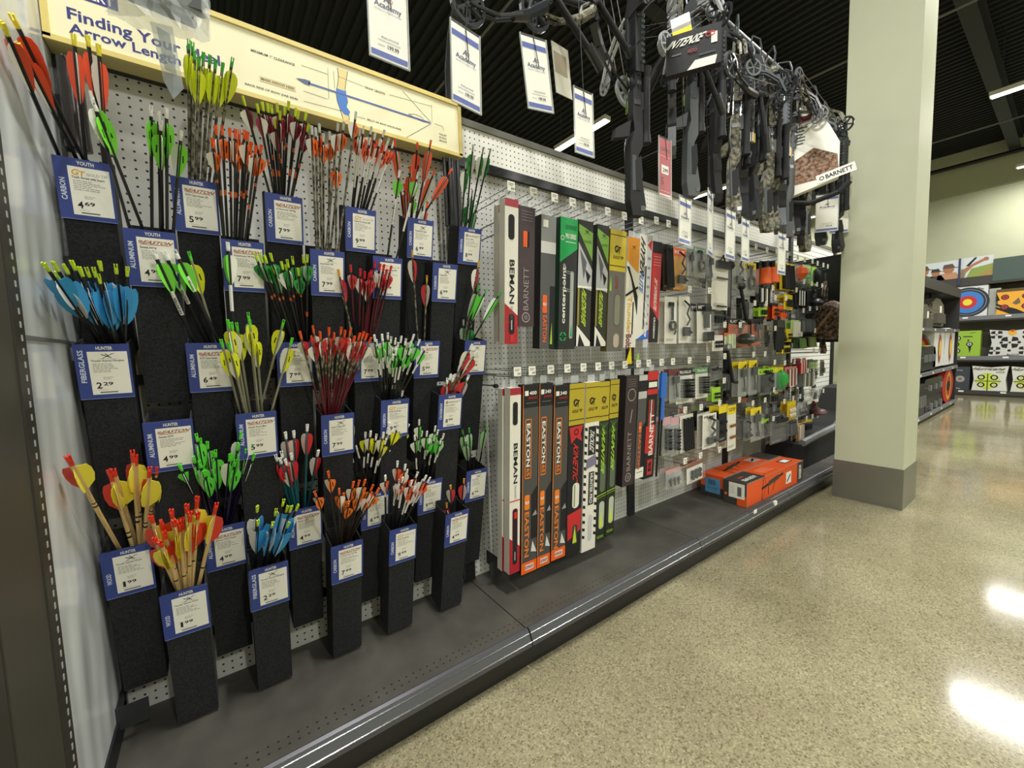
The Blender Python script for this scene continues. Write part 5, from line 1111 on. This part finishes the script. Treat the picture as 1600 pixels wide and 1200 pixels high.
p = at(1062, 25, 1, -.7); t = thing('paper_tag', 'small white yellow and red tag above the INTENSE card', 'price tag', tuple(p), (0, -.15, face_yaw(p)))
MB().box((-.035, 0, -.12), (.035, .002, 0), PAPER).quad(-.035, -.075, .035, -.05, -.0006, YELLOW).quad(-.035, -.05, .035, -.035, -.0006, LGRAY).disc(0, -.1, .018, -.0006, RED).obj('printed_card', t)
p = at(873, 70, 1, -.5); t = thing('paper_tag', 'cream booklet tag tucked behind the tilted price tag', 'price tag', tuple(p), (0, -.15, .2))
MB().box((-.045, 0, -.17), (.06, .003, 0), mat('d9d6c8', .6)).quad(-.04, -.1, .04, -.03, -.0006, mat('a59a84', .6)).obj('printed_card', t)
# crumpled bag at the upper left
p = at(246, -118, 1, -.55); t = thing('plastic_bag', 'crumpled clear bag of grey gear hanging over the arrow sign', 'bag', tuple(p), (0, .06, -.25))
b = MB(); rg = random.Random(5); nx, nz = 12, 10; vs = []; 
for s_ in (-1, 1):
    for j in range(nz+1):
        for i in range(nx+1):
            u = i/nx*2-1; v = j/nz; vs.append((u*.085*(1-.12*v*0)+rg.uniform(-.003, .003), s_*(.03*(1-u*u)*(1-.5*abs(v-.5)))+rg.uniform(-.006, .006), -v*.2+rg.uniform(-.004, .004)))
fs = []
for s_ in range(2):
    o_ = s_*(nx+1)*(nz+1)
    for j in range(nz):
        for i in range(nx):
            a = o_+j*(nx+1)+i; fs.append((a, a+1, a+nx+2, a+nx+1))
b.add(vs, fs, mat('cfd6d6', .12, 0, None, 0, .38)); b.obj('bag_film', t)
MB().box((-.07, -.012, -.14), (.0, .012, .02), mat('3a3d40', .4)).box((.01, -.014, -.15), (.075, .012, .01), mat('6d7275', .35)).tube((-.05, 0, -.15), (.06, 0, -.17), .012, mat('8c9092', .3, .5)).obj('gear', t)
p = at(254, 38, 1, -.56); t = thing('clear_sleeve', 'narrow empty clear sleeve hanging below the crumpled bag', 'sleeve', tuple(p), (0, -.05, -.1))
b = MB(); b.add([(-.02, 0, 0), (.016, 0, 0), (.02, -.004, -.12), (.0, -.004, -.145), (-.012, 0, -.11)], [(0, 1, 2, 3, 4)], mat('aeb8bc', .15, 0, None, 0, .6)).add([(-.01, -.006, -.01), (.01, -.008, -.02), (.012, -.008, -.1), (-.006, -.006, -.09)], [(0, 1, 2, 3)], mat('8b979c', .15, 0, None, 0, .6)); b.obj('film', t)
# dark tubes beside the uprights
t = thing('quiver_tube', 'glossy dark quiver tube hanging in the upper left corner', 'quiver', (.04, -.08, 2.06), (.05, 0, 0))
MB().lathe([(.012, .0), (.024, -.01), (.026, -.2), (.028, -.235), (.014, -.24)], mat('241e1c', .2), 14).obj('tube', t, True); MB().tube((-.03, .01, -.1), (-.02, .01, -.24), .006, INK, n=8).obj('strap', t, True)
t = thing('tube_bundle', 'bundle of bare black tubes beside the right upright of the arrows', 'tubes', (1.14, -.075, 2.07))
for k in range(4): MB().tube((k*.019, -.01*(k % 2), .0), (k*.019, -.01*(k % 2), -.28), .008, mat('2a2b2d', .3), n=10).obj('tube', t, True)

# ------------------------------------------------------------------ crossbow cartons on the deck
def carton(label, A, B, Cc, h, front):
    A = at(*A, 2, ZD+.001); B = at(*B, 2, ZD+.001); Cc = at(*Cc, 2, ZD+.001); hz = at(*h, 1, A.y).z-ZD
    L = (B-A).length; Wd = (Cc-A).length; th = math.atan2(B.y-A.y, B.x-A.x)
    return A, L, Wd, hz, th
OC = mat('e8581c', .4); DC = mat('3d3c3a', .4)
A, L, Wd, hz, th = carton('', (1166.4, 793.4), (1254, 750), (1130, 783), (1165, 758), 1)
L = min(L, .95); Wd = min(Wd, .2)
def xbow_art(b, x, z, s, y, M=None):
    b.line(x-.5*s, z-.02*s, x+.5*s, z+.12*s, .05*s, y, INK, M); b.poly([(x-.2*s, z-.02*s), (x+.3*s, z+.04*s), (x+.28*s, z+.14*s), (x-.2*s, z+.08*s)], y-.0004, DC, 0, M)
    b.line(x-.42*s, z+.3*s, x-.5*s, z-.3*s, .02*s, y, INK, M); b.line(x-.42*s, z+.3*s, x-.3*s, z, .01*s, y, INK, M); b.line(x-.5*s, z-.3*s, x-.3*s, z, .01*s, y, INK, M); b.line(x-.2*s, z, x-.2*s, z-.2*s, .03*s, y, INK, M); b.line(x+.1*s, z+.02*s, x, z-.15*s, .02*s, y, INK, M)
for q, (lab, ox, oy, Lq) in enumerate((('orange crossbow carton on the deck, front one with white label', 0, 0, L), ('orange crossbow carton on the deck, rear one with blue label', .03, Wd+.012, L*.98))):
    ca, sa = math.cos(th), math.sin(th)
    t = thing('crossbow_carton', lab, 'box', (A.x+ox*ca-oy*sa, A.y+ox*sa+oy*ca, ZD+.001), (0, 0, th), 'orange crossbow cartons')
    Wq = Wd if q == 0 else .17
    b = MB(); b.box((0, 0, 0), (Lq, Wq, hz), OC)
    # top print
    T = Matrix.Translation((0, 0, hz)) @ Matrix.Rotation(-PI/2, 4, 'X')
    e = .0008
    if q == 0:
        b.box((0, -e, -e), (Lq*.32, Wq, hz+e), DC) if False else None
        b.quad(0, 0, Lq*.3, Wq, -e, DC, T); b.text('BEAR-BOW', Lq*.06, Wq*.2, Lq*.25, Wq*.42, -2*e, PAPER, True, M=T); b.text('CARBON', Lq*.08, Wq*.55, Lq*.16, Wq*.66, -2*e, ORANGE, True, M=T)
        for k in range(6): b.line(Lq*.36, Wq*(.3+.08*k), Lq*(.56-.02*(k % 3)), Wq*(.3+.08*k), .003, -2*e, mat('f2b890', .5), T)
        b.quad(Lq*.78, Wq*.3, Lq*.92, Wq*.75, -2*e, DC, T); b.quad(Lq*.8, Wq*.36, Lq*.9, Wq*.66, -3*e, PAPER, T)
        b.quad(Lq*.88, 0, Lq, hz, -e, DC); xbow_art(b, Lq*.42, hz*.55, .34, -e); b.quad(Lq*.66, hz*.2, Lq*.76, hz*.75, -e, PAPER); b.line(Lq*.68, hz*.3, Lq*.74, hz*.6, .014, -2*e, INK)
        b.text('CROSSBOW', Lq*.91, hz*.15, Lq*.96, hz*.85, -2*e, PAPER, True, 1)
    else:
        b.quad(Lq*.78, 0, Lq, Wq, -e, DC, T); xbow_art(b, Lq*.35, Wq*.5, .34, -e, T); b.quad(Lq*.6, Wq*.25, Lq*.74, Wq*.75, -2*e, mat('c9c4bc', .5), T); b.line(Lq*.62, Wq*.4, Lq*.72, Wq*.6, .016, -3*e, INK, T)
    # end print, facing -x
    E_ = Matrix.Translation((0, Wq, 0)) @ Matrix.Rotation(-PI/2, 4, 'Z')
    if q == 0:
        b.quad(0, 0, Wq*.6, hz, -e, DC, E_); b.quad(Wq*.6, hz*.45, Wq, hz, -e, DC, E_); b.quad(Wq*.25, hz*.3, Wq*.92, hz*.95, -2*e, PAPER, E_)
        for k in range(9): b.line(Wq*(.62+.02*k), hz*.4, Wq*(.62+.02*k), hz*.8, .0018+.001*(k % 2), -3*e, INK, E_)
        for k in range(4): b.line(Wq*.3, hz*(.5+.1*k), Wq*.5, hz*(.5+.1*k), .002, -3*e, LGRAY, E_)
        b.disc(Wq*.12, hz*.4, .01, -2*e, ORANGE, M=E_)
    else:
        b.quad(0, 0, Wq, hz*.45, -e, DC, E_); b.quad(Wq*.2, hz*.18, Wq*.85, hz*.85, -2*e, mat('5c9ad0', .5), E_)
        for k in range(8): b.line(Wq*(.36+.04*k), hz*.55, Wq*(.36+.04*k), hz*.78, .003, -3*e, mat('1e2c40', .5), E_)
        b.line(Wq*.3, hz*.4, Wq*.75, hz*.4, .004, -3*e, mat('3a6a9a', .5), E_)
    b.obj('printed_carton', t)
    g = MB(); gm = mat('8a8578', .5)
    for (y0, z0) in ((0, hz), (Wq, hz)): g.tube((0, y0, z0), (Lq, y0, z0), .002, gm, n=5)
    for (x0, y0) in ((0, 0),): g.tube((x0, y0, 0), (x0, y0, hz), .002, gm, n=5)
    g.obj('worn_edges', t)
t = thing('paper_tag', 'small white price sticker at the deck edge before the cartons', 'price tag', tuple(at(1180, 799, 1, -.4955)))
MB().box((-.02, -.002, -.012), (.02, .0, .012), PAPER).obj('sticker', t)
# black wing panel and camouflage gear at the far end
t = thing('wing_panel', 'black panel standing out from the wall at the far bay', 'panel', (4.95, 0, 1.25))
MB().box((0, -.62, 0), (.03, -.002, .785), mat('1d1f20', .5)).obj('panel', t); MB().box((-.004, -.62, .77), (.034, -.002, .79), INK).obj('top_rim', t)
crossbow('camouflage crossbow hung in front of the black wing panel', 4.86, 1.82, .2, CAMOB, CAMOB, .75, y=-.3)
t = thing('camo_pack', 'brown camouflage pack hanging below the black wing panel', 'bag', tuple(at(1300, 470, 0, 4.8)))
b = MB(); b.lathe([(.02, 0), (.1, -.04), (.15, -.15), (.16, -.26), (.1, -.33), (.02, -.345)], CAMOB, 14, Matrix.Scale(.5, 4, (1, 0, 0))); b.obj('pack_body', t, True)
MB().path([(0, .16, -.05), (-.05, .2, .05), (0, .22, .1)], .012, INK).path([(-.06, -.02, -.1), (-.09, .06, -.22), (-.05, .12, -.3)], .014, mat('9a7a5c', .6)).obj('strap', t, True)
t = thing('black_tub', 'large black moulded tub with grey rim on the deck end', 'tub', (4.35, -.33, ZD))
prof = [(.0, .02), (.1, .0), (1.3, .0), (1.55, .35), (1.6, .62), (1.35, .6), (1.15, .38), (.8, .26), (.3, .24), (-.02, .22), (-.06, .1)]
MB().poly(prof, 0, mat('0b0b0c', .8), .28).obj('shell', t)
rm = MB(); rim = [(1.38, .62), (1.15, .40), (.8, .275), (.3, .255), (-.02, .235)]
for i in range(4): rm.tube((rim[i][0], .0, rim[i][1]), (rim[i+1][0], .0, rim[i+1][1]), .03, mat('6c6e70', .35), n=8)
rm.obj('rim', t, True)
t = thing('black_case', 'black hard case with white tag leaning beside the column', 'case', (5.55, -.42, ZD+.0))
MB().box((.2, 0, 0), (.62, .2, .6), mat('161618', .35)).obj('shell', t); MB().quad(.25, .42, .36, .5, -.001, PAPER).obj('tag', t)

# ------------------------------------------------------------------ far shelves
SHD = mat('3a3833', .5); SHK = mat('222220', .55); RAILM = mat('7c7e84', .35, .3)
t = thing('side_shelving', 'dark shelving unit beyond the column, facing the aisle', 'shelving', (8.0, -.35, 0))
MB().box((0, .5, 0), (3.65, .53, 2.1), SHK).obj('back_panel', t)
MB().box((3.6, 0, 0), (3.65, .5, 2.1), SHK).obj('end_panel', t)
MB().box((0, 0, 2.0), (3.65, .5, 2.04), SHD).box((0, -.005, 2.0), (3.65, .01, 2.16), SHD).obj('header', t)
for z, x0 in ((.1, 0), (.75, 0), (1.42, 0)):
    b = MB().box((x0, 0.01, z-.03), (3.6, .5, z), SHD).box((x0, -.02, z-.05), (3.62, .01, z), RAILM)
    for k in range(4): b.box((.5+k*.85, -.022, z-.04), (.56+k*.85, -.02, z-.01), PAPER)
    b.obj('shelf', t)
MB().box((0, .03, 0), (3.62, .05, .05), SHK).obj('kick_plate', t)
t = thing('end_shelving', 'dark shelving unit of archery targets along the far wall', 'shelving', (13.6, -.1, 0))
MB().box((.5, -5, 0), (.53, .35, 2.45), mat('5d5b52', .6)).obj('back_panel', t)
for z in (.12, .86, 1.72):
    b = MB().box((.01, -5, z-.03), (.5, .35, z), SHD).box((-.02, -5, z-.09), (.01, .35, z), RAILM if z > .2 else SHD).box((-.02, -5, z-.12), (.0, .35, z-.085), SHK)
    for k in range(7): b.box((-.022, -.15-k*.6, z-.045), (-.02, -.07-k*.6, z-.015), PAPER)
    b.obj('shelf', t)
MB().box((-.01, -5, 2.38), (.5, 1.3, 2.56), SHD).obj('header', t)
MB().box((.02, -5, 0), (.05, .35, .06), SHK).obj('kick_plate', t)
for y_ in (-1.6, -3): MB().box((.45, y_-.03, 0), (.5, y_+.03, 2.4), SHK).obj('upright', t)
def xface(name, label, cat, rect, X, dep, body, deco=None, group=None, bulge=0):
    """object whose printed face looks back along the aisle; rect in photo points on the plane x = X"""
    x0, y0, x1, y1 = rect; a = at(x0, (y0+y1)/2, 0, X); c2 = at(x1, (y0+y1)/2, 0, X); zt = at((x0+x1)/2, y0, 0, X).z; zb = at((x0+x1)/2, y1, 0, X).z
    W = a.y-c2.y; H = zt-zb
    t = thing(name, label, cat, (X, a.y, zb), (0, 0, -PI/2), group)
    b = MB(); i_ = .012+bulge
    pts = [(0, 0), (W*.5, i_*.3), (W, 0), (W-i_, H*.5), (W, H), (W*.5, H-i_), (0, H), (i_, H*.5)] if bulge else [(0, .01), (.01, 0), (W-.01, 0), (W, .01), (W, H-.01), (W-.01, H), (.01, H), (0, H-.01)]
    b.poly(pts, 0, body, dep); b.obj('body', t)
    if deco:
        d = MB(); deco(d, W, H); d.obj('print', t)
    return t
def d_bull(b, W, H):
    for r, m_ in ((.46, mat('232a33', .5)), (.40, mat('8a8d94', .5)), (.385, mat('20262e', .5)), (.34, mat('3a7ac8', .5)), (.2, mat('c02c34', .5)), (.1, mat('e8d83a', .5))): b.disc(W*.42, H*.5, H*r, -.002-.001*(.5-r), m_, 40)
    b.line(W*.7, H*.93, W*.88, H*.87, .02, -.002, GRAY)
def d_tiger(b, W, H):
    for k in range(5): b.poly([(W*(0+.02*k), H*(.42-.12*k+.1)), (W*.5, H*(.18-.1*k+.12)), (W*(.95), H*(.0)), (W*.7, H*.0), (W*.35, H*(.12-.08*k+.1)), (W*.0, H*(.36-.12*k+.1))] if k < 2 else [(0, H*.7+.03*k), (W*.1, H*.62), (0, H*.6)], -.002-k*.0002, INK)
    b.quad(0, H*.9, W, H, -.0012, mat('5a4420', .5))
    for u, v in ((.22, .72), (.22, .38), (.72, .72), (.72, .38)):
        b.disc(W*u, H*v, .055, -.003, mat('5a1a20', .5), 18); b.ring(W*u, H*v, .02, .034, -.0035, mat('c83a4a', .5), 18)
    b.poly([(W*.4, H*.5), (W*.55, H*.68), (W*.6, H*.5), (W*.5, H*.44)], -.003, mat('6a5a4a', .5))
def d_green(b, W, H):
    for u, v in ((.15, .72), (.15, .22), (.6, .48), (.1, .48)): b.disc(W*u, H*v, .05, -.002, INK, 16); b.ring(W*u, H*v, .018, .03, -.003, PAPER, 16)
    b.line(W*.35, H*.78, W*.7, H*.77, .02, -.002, INK); b.poly([(W*.55, H*.4), (W*.68, H*.4), (W*.62, H*.12)], -.002, INK); b.poly([(W*.5, H*.6), (W*.6, H*.6), (W*.55, H*.68)], -.002, INK); b.line(W*.6, H*.9, W*.8, H*.93, .012, -.002, mat('3a5a2a', .5))
def d_cross_t(b, W, H):
    for u, v, s_ in ((.5, .5, .075), (.18, .8, .052), (.15, .2, .052), (.93, .78, .055), (.86, .2, .052)):
        for k in range(4):
            a = PI/4+k*PI/2; c_, q_ = math.cos(a), math.sin(a); X_, Z_ = W*u, H*v; n_ = (-q_, c_)
            b.poly([(X_+c_*.2*s_*2, Z_+q_*.2*s_*2), (X_+(c_*.9+n_[0]*.5)*s_*1.6, Z_+(q_*.9+n_[1]*.5)*s_*1.6), (X_+c_*1.0*s_*1.9, Z_+q_*1.0*s_*1.9), (X_+(c_*.9-n_[0]*.5)*s_*1.6, Z_+(q_*.9-n_[1]*.5)*s_*1.6)], -.002, INK)
        b.disc(W*u, H*v, s_*.25, -.003, INK, 12)
    for u, v in ((.3, .5), (.5, .2), (.72, .5)): b.disc(W*u, H*v, .025, -.002, INK, 12)
    b.disc(W*.55, H*.86, .06, -.003, mat('d8a83a', .5), 12); b.poly([(W*.5, H*.9), (W*.6, H*.9), (W*.55, H)], -.0035, RED); b.text('BLOCK', W*.45, H*.03, W*.75, H*.08, -.002, INK, True)
def d_hurr(b, W, H):
    b.text('Hurricane', W*.04, H*.84, W*.92, H*.95, -.002, INK, True, 0, .15); b.text('H25', W*.68, H*.74, W*.9, H*.81, -.002, mat('5a6a2a', .5), True)
    b.disc(W*.45, H*.44, H*.3, -.0012, mat('b9cf3a', .5), 28); b.quad(W*.15, H*.2, W*.75, H*.68, -.0016, mat('d9dccc', .5)); b.disc(W*.45, H*.44, H*.27, -.0018, mat('c3d84a', .5), 8)
    b.line(W*.45, H*.05, W*.45, H*.72, .014, -.003, INK); b.line(W*.08, H*.44, W*.82, H*.44, .014, -.003, INK)
    for u, v in ((.27, .58), (.63, .58), (.27, .3), (.63, .3)): b.disc(W*u, H*v, .055, -.0025, INK, 18); b.disc(W*u, H*v, .032, -.003, mat('d8dca0', .5), 14); b.disc(W*u, H*v, .015, -.0035, mat('c8b04a', .5), 10)
def d_darkbag(b, W, H):
    b.text('bag', W*.1, H*.82, W*.5, H*.9, -.002, LGRAY, True); b.disc(W*.35, H*.5, .07, -.002, LGRAY, 18); b.disc(W*.35, H*.5, .03, -.003, mat('8a5a5a', .5), 12); b.line(W*.1, H*.12, W*.4, H*.1, .02, -.002, LGRAY)
xface('bullseye_target', 'square white foam target with coloured bullseye rings on top shelf', 'archery target', (1490, 447, 1543, 497), 13.62, .35, mat('d2d5d8', .5), d_bull)
xface('bag_target', 'orange and black tiger striped bag target on the top shelf', 'archery target', (1556, 450, 1622, 496), 13.64, .3, mat('e8a82c', .5), d_tiger, bulge=.02)
t = thing('foam_block', 'plastic wrapped white block beside the bullseye target', 'archery target', tuple(at(1550, 497, 0, 13.7)), (0, 0, -PI/2)); MB().box((-.06, 0, 0), (.1, .3, .62), mat('a9aca6', .3)).obj('body', t)
xface('bag_target', 'lime green block target on the middle shelf', 'archery target', (1490, 517, 1532, 557), 13.63, .3, mat('93b83a', .5), d_green)
xface('bag_target', 'white pillow target with black crosses on the middle shelf', 'archery target', (1545, 514, 1612, 556), 13.62, .3, mat('c9c9c6', .5), d_cross_t, bulge=.03)
xface('bag_target', 'dark grey bag target at the left of the bottom shelf', 'archery target', (1492, 573, 1515, 611), 13.64, .3, mat('3a4048', .5), d_darkbag)
xface('bag_target', 'white and lime bag target reading Hurricane, the left one', 'archery target', (1518, 572, 1575, 614), 13.6, .3, mat('d6d6cc', .5), d_hurr, bulge=.02)
xface('bag_target', 'white and lime bag target reading Hurricane, the right one', 'archery target', (1579, 573, 1640, 616), 13.6, .3, mat('d6d6cc', .5), d_hurr, bulge=.02)
# banner and boards above the shelves
def d_banner(parts):
    def f(b, W, H):
        for kind, a, m_ in parts:
            if kind == 'p': b.poly([(W*u, H*v) for u, v in a], -.002-.0004*parts.index((kind, a, m_)), m_)
            else: b.disc(W*a[0], H*a[1], a[2], -.002-.0004*parts.index((kind, a, m_)), m_, 18)
    return f
SKY = mat('cfd6da', .5); SKIN = mat('a9704f', .6); CAP = mat('5a4a40', .6); SHT = mat('8a7a60', .6); GRS = mat('8a9a48', .6)
xface('photo_banner', 'printed photo banner of an arm and green bushes above the targets', 'banner', (1500, 401, 1552, 433), 13.6, .02, SKY,
      d_banner([('p', [(.2, .0), (.35, .45), (1, .6), (1, 0)], GRS), ('p', [(.5, 0), (.8, .3), (1, .4), (1, 0)], mat('a08a4a', .6)), ('p', [(0, .2), (.1, .45), (.45, .72), (.75, .9), (.75, .76), (.4, .55), (.15, .2)], SKIN), ('p', [(.18, .6), (.45, .98), (.52, .96), (.28, .58)], INK), ('d', (.78, .84, .04), SKIN), ('p', [(0, 0), (.05, .5), (.2, .3), (.15, 0)], SHT)]))
xface('sign_board', 'plain dark green board above the far target shelves', 'sign', (1552, 395, 1700, 432), 13.58, .03, mat('41534e', .5))
t = thing('photo_banner', 'printed photo banner of three people in caps at the shelf corner', 'banner', (13.58, .86, 2.56), (0, 0, -PI/2))
b = MB(); b.box((0, 0, 0), (.94, .02, .4), SKY)
def pers(x, s_, cap, shirt):
    b.poly([(x-.2*s_, 0), (x-.16*s_, .14*s_), (x+.12*s_, .15*s_), (x+.2*s_, 0)], -.002, shirt); b.disc(x, .22*s_, .09*s_, -.003, SKIN, 16); b.poly([(x-.1*s_, .25*s_), (x-.08*s_, .34*s_), (x+.06*s_, .35*s_), (x+.1*s_, .27*s_), (x+.2*s_, .25*s_)], -.004, cap)
pers(.38, 1, CAP, mat('d8d8d4', .5)); pers(.58, .75, mat('33332f', .6), mat('3a3a34', .6)); pers(.78, .95, CAP, mat('b98a6a', .6))
b.obj('printed_face', t); MB().box((.93, -.02, -.15), (.96, .03, .42), mat('2c3a5a', .5)).obj('edge_post', t)
# things on the side unit (front plane y = -.35)
def yitem(name, label, cat, rect, y, dep, maker, group=None):
    x0, y0, x1, y1 = rect; a = at(x0, (y0+y1)/2, 1, y); c2 = at(x1, (y0+y1)/2, 1, y); zt = at((x0+x1)/2, y0, 1, y).z; zb = at((x0+x1)/2, y1, 1, y).z
    t = thing(name, label, cat, (a.x, y, zb), (0, 0, 0), group); maker(t, c2.x-a.x, zt-zb, dep); return t
def m_pack(t, W, H, D):
    b = MB(); b.poly([(0, .05), (.1, 0), (W-.1, 0), (W, .1), (W*.9, H*.8), (W*.6, H), (W*.3, H), (W*.08, H*.8)], 0, CAMO, D); b.obj('pack_body', t)
    MB().poly([(W*.15, H*.1), (W*.8, H*.1), (W*.75, H*.45), (W*.2, H*.45)], -.05, mat('4a4638', .7), .05).obj('pocket', t); MB().path([(W*.45, .1, H), (W*.5, .1, H+.08), (W*.55, .1, H)], .012, INK).obj('loop', t); MB().quad(W*.6, H*.5, W*.75, H*.75, -.002, PAPER).obj('tag', t)
yitem('camo_backpack', 'camouflage backpack hanging in the dark upper bay, right one', 'bag', (1455, 466, 1476, 510), -.3, .3, m_pack)
yitem('camo_backpack', 'camouflage backpack hanging in the dark upper bay, left one', 'bag', (1437, 475, 1455, 518), -.28, .3, m_pack)
def m_tgt(t, W, H, D):
    b = MB(); b.poly([(0, 0), (W, 0), (W-.02, H*.5), (W, H), (W*.4, H+.03), (0, H-.02), (.03, H*.5)], 0, mat('dcdcd8', .5), D); b.obj('body', t)
    E2 = Matrix.Translation((0, D, 0)) @ Matrix.Rotation(-PI/2, 4, 'Z')
    d = MB()
    for M_, w_ in ((None, W), (E2, D)):
        for k, (r, m_) in enumerate(((.42, mat('8a9a94', .5)), (.36, mat('b83a34', .5)), (.24, mat('e8c83a', .5)))): d.disc(w_*.55, H*.5, H*r, -.003-.002*k, m_, 20, M_, 0, .55 if M_ is None else .5)
    d.obj('print', t)
yitem('bag_target', 'white block target with red and yellow oval, nearer the corner', 'archery target', (1476, 515, 1491, 569), -.33, .35, m_tgt)
yitem('bag_target', 'white block target with red and yellow oval, farther left', 'archery target', (1459, 516, 1475, 572), -.33, .35, m_tgt)
def m_case(t, W, H, D):
    b = MB(); c_ = mat('1f2021', .35); b.poly([(0, .02), (.05, 0), (W-.05, 0), (W, .03), (W, H*.7), (W-.08, H*.95), (W*.7, H), (.1, H), (0, H*.8)], 0, c_, D); b.obj('shell', t)
    for k in range(3): MB().box((W*(.2+.28*k), -.03, H*.35), (W*(.26+.28*k), 0, H*.65), mat('9a9c9e', .3, .6)).obj('latch', t)
    MB().box((0, -.004, H*.52), (W, 0, H*.54), GRAY).obj('seam', t)
yitem('hard_case', 'black hard case with yellow sticker on the middle shelf', 'case', (1439, 541, 1462, 578), -.33, .4, lambda t, W, H, D: (m_case(t, W, H, D), MB().box((W*.3, .0, H), (W*.6, .12, H+.01), YELLOW).obj('sticker', t)))
yitem('hard_case', 'black hard case with silver latches, upper of the stacked pair', 'case', (1444, 590, 1473, 617), -.32, .4, m_case)
yitem('hard_case', 'black hard case with silver latches, lower of the stacked pair', 'case', (1446, 617, 1472, 646), -.32, .4, m_case)
yitem('hard_case', 'black case standing upright at the left of the bottom shelf', 'case', (1433, 600, 1445, 655), -.34, .4, m_case)
def m_round(t, W, H, D):
    b = MB(); b.disc(W/2, H/2, H*.5, 0, mat('b82a24', .5), 28, None, D, W/H*1.0); b.obj('body', t); d = MB()
    d.ring(W/2, H/2, H*.3, H*.42, -.004, mat('e8a02c', .5), 28); d.disc(W/2, H/2, H*.15, -.004, INK, 18, None, 0, W/H); d.obj('print', t)
yitem('round_target', 'round red and orange foam target at the end of the bottom shelf', 'archery target', (1473, 577, 1489, 628), -.33, .4, m_round)
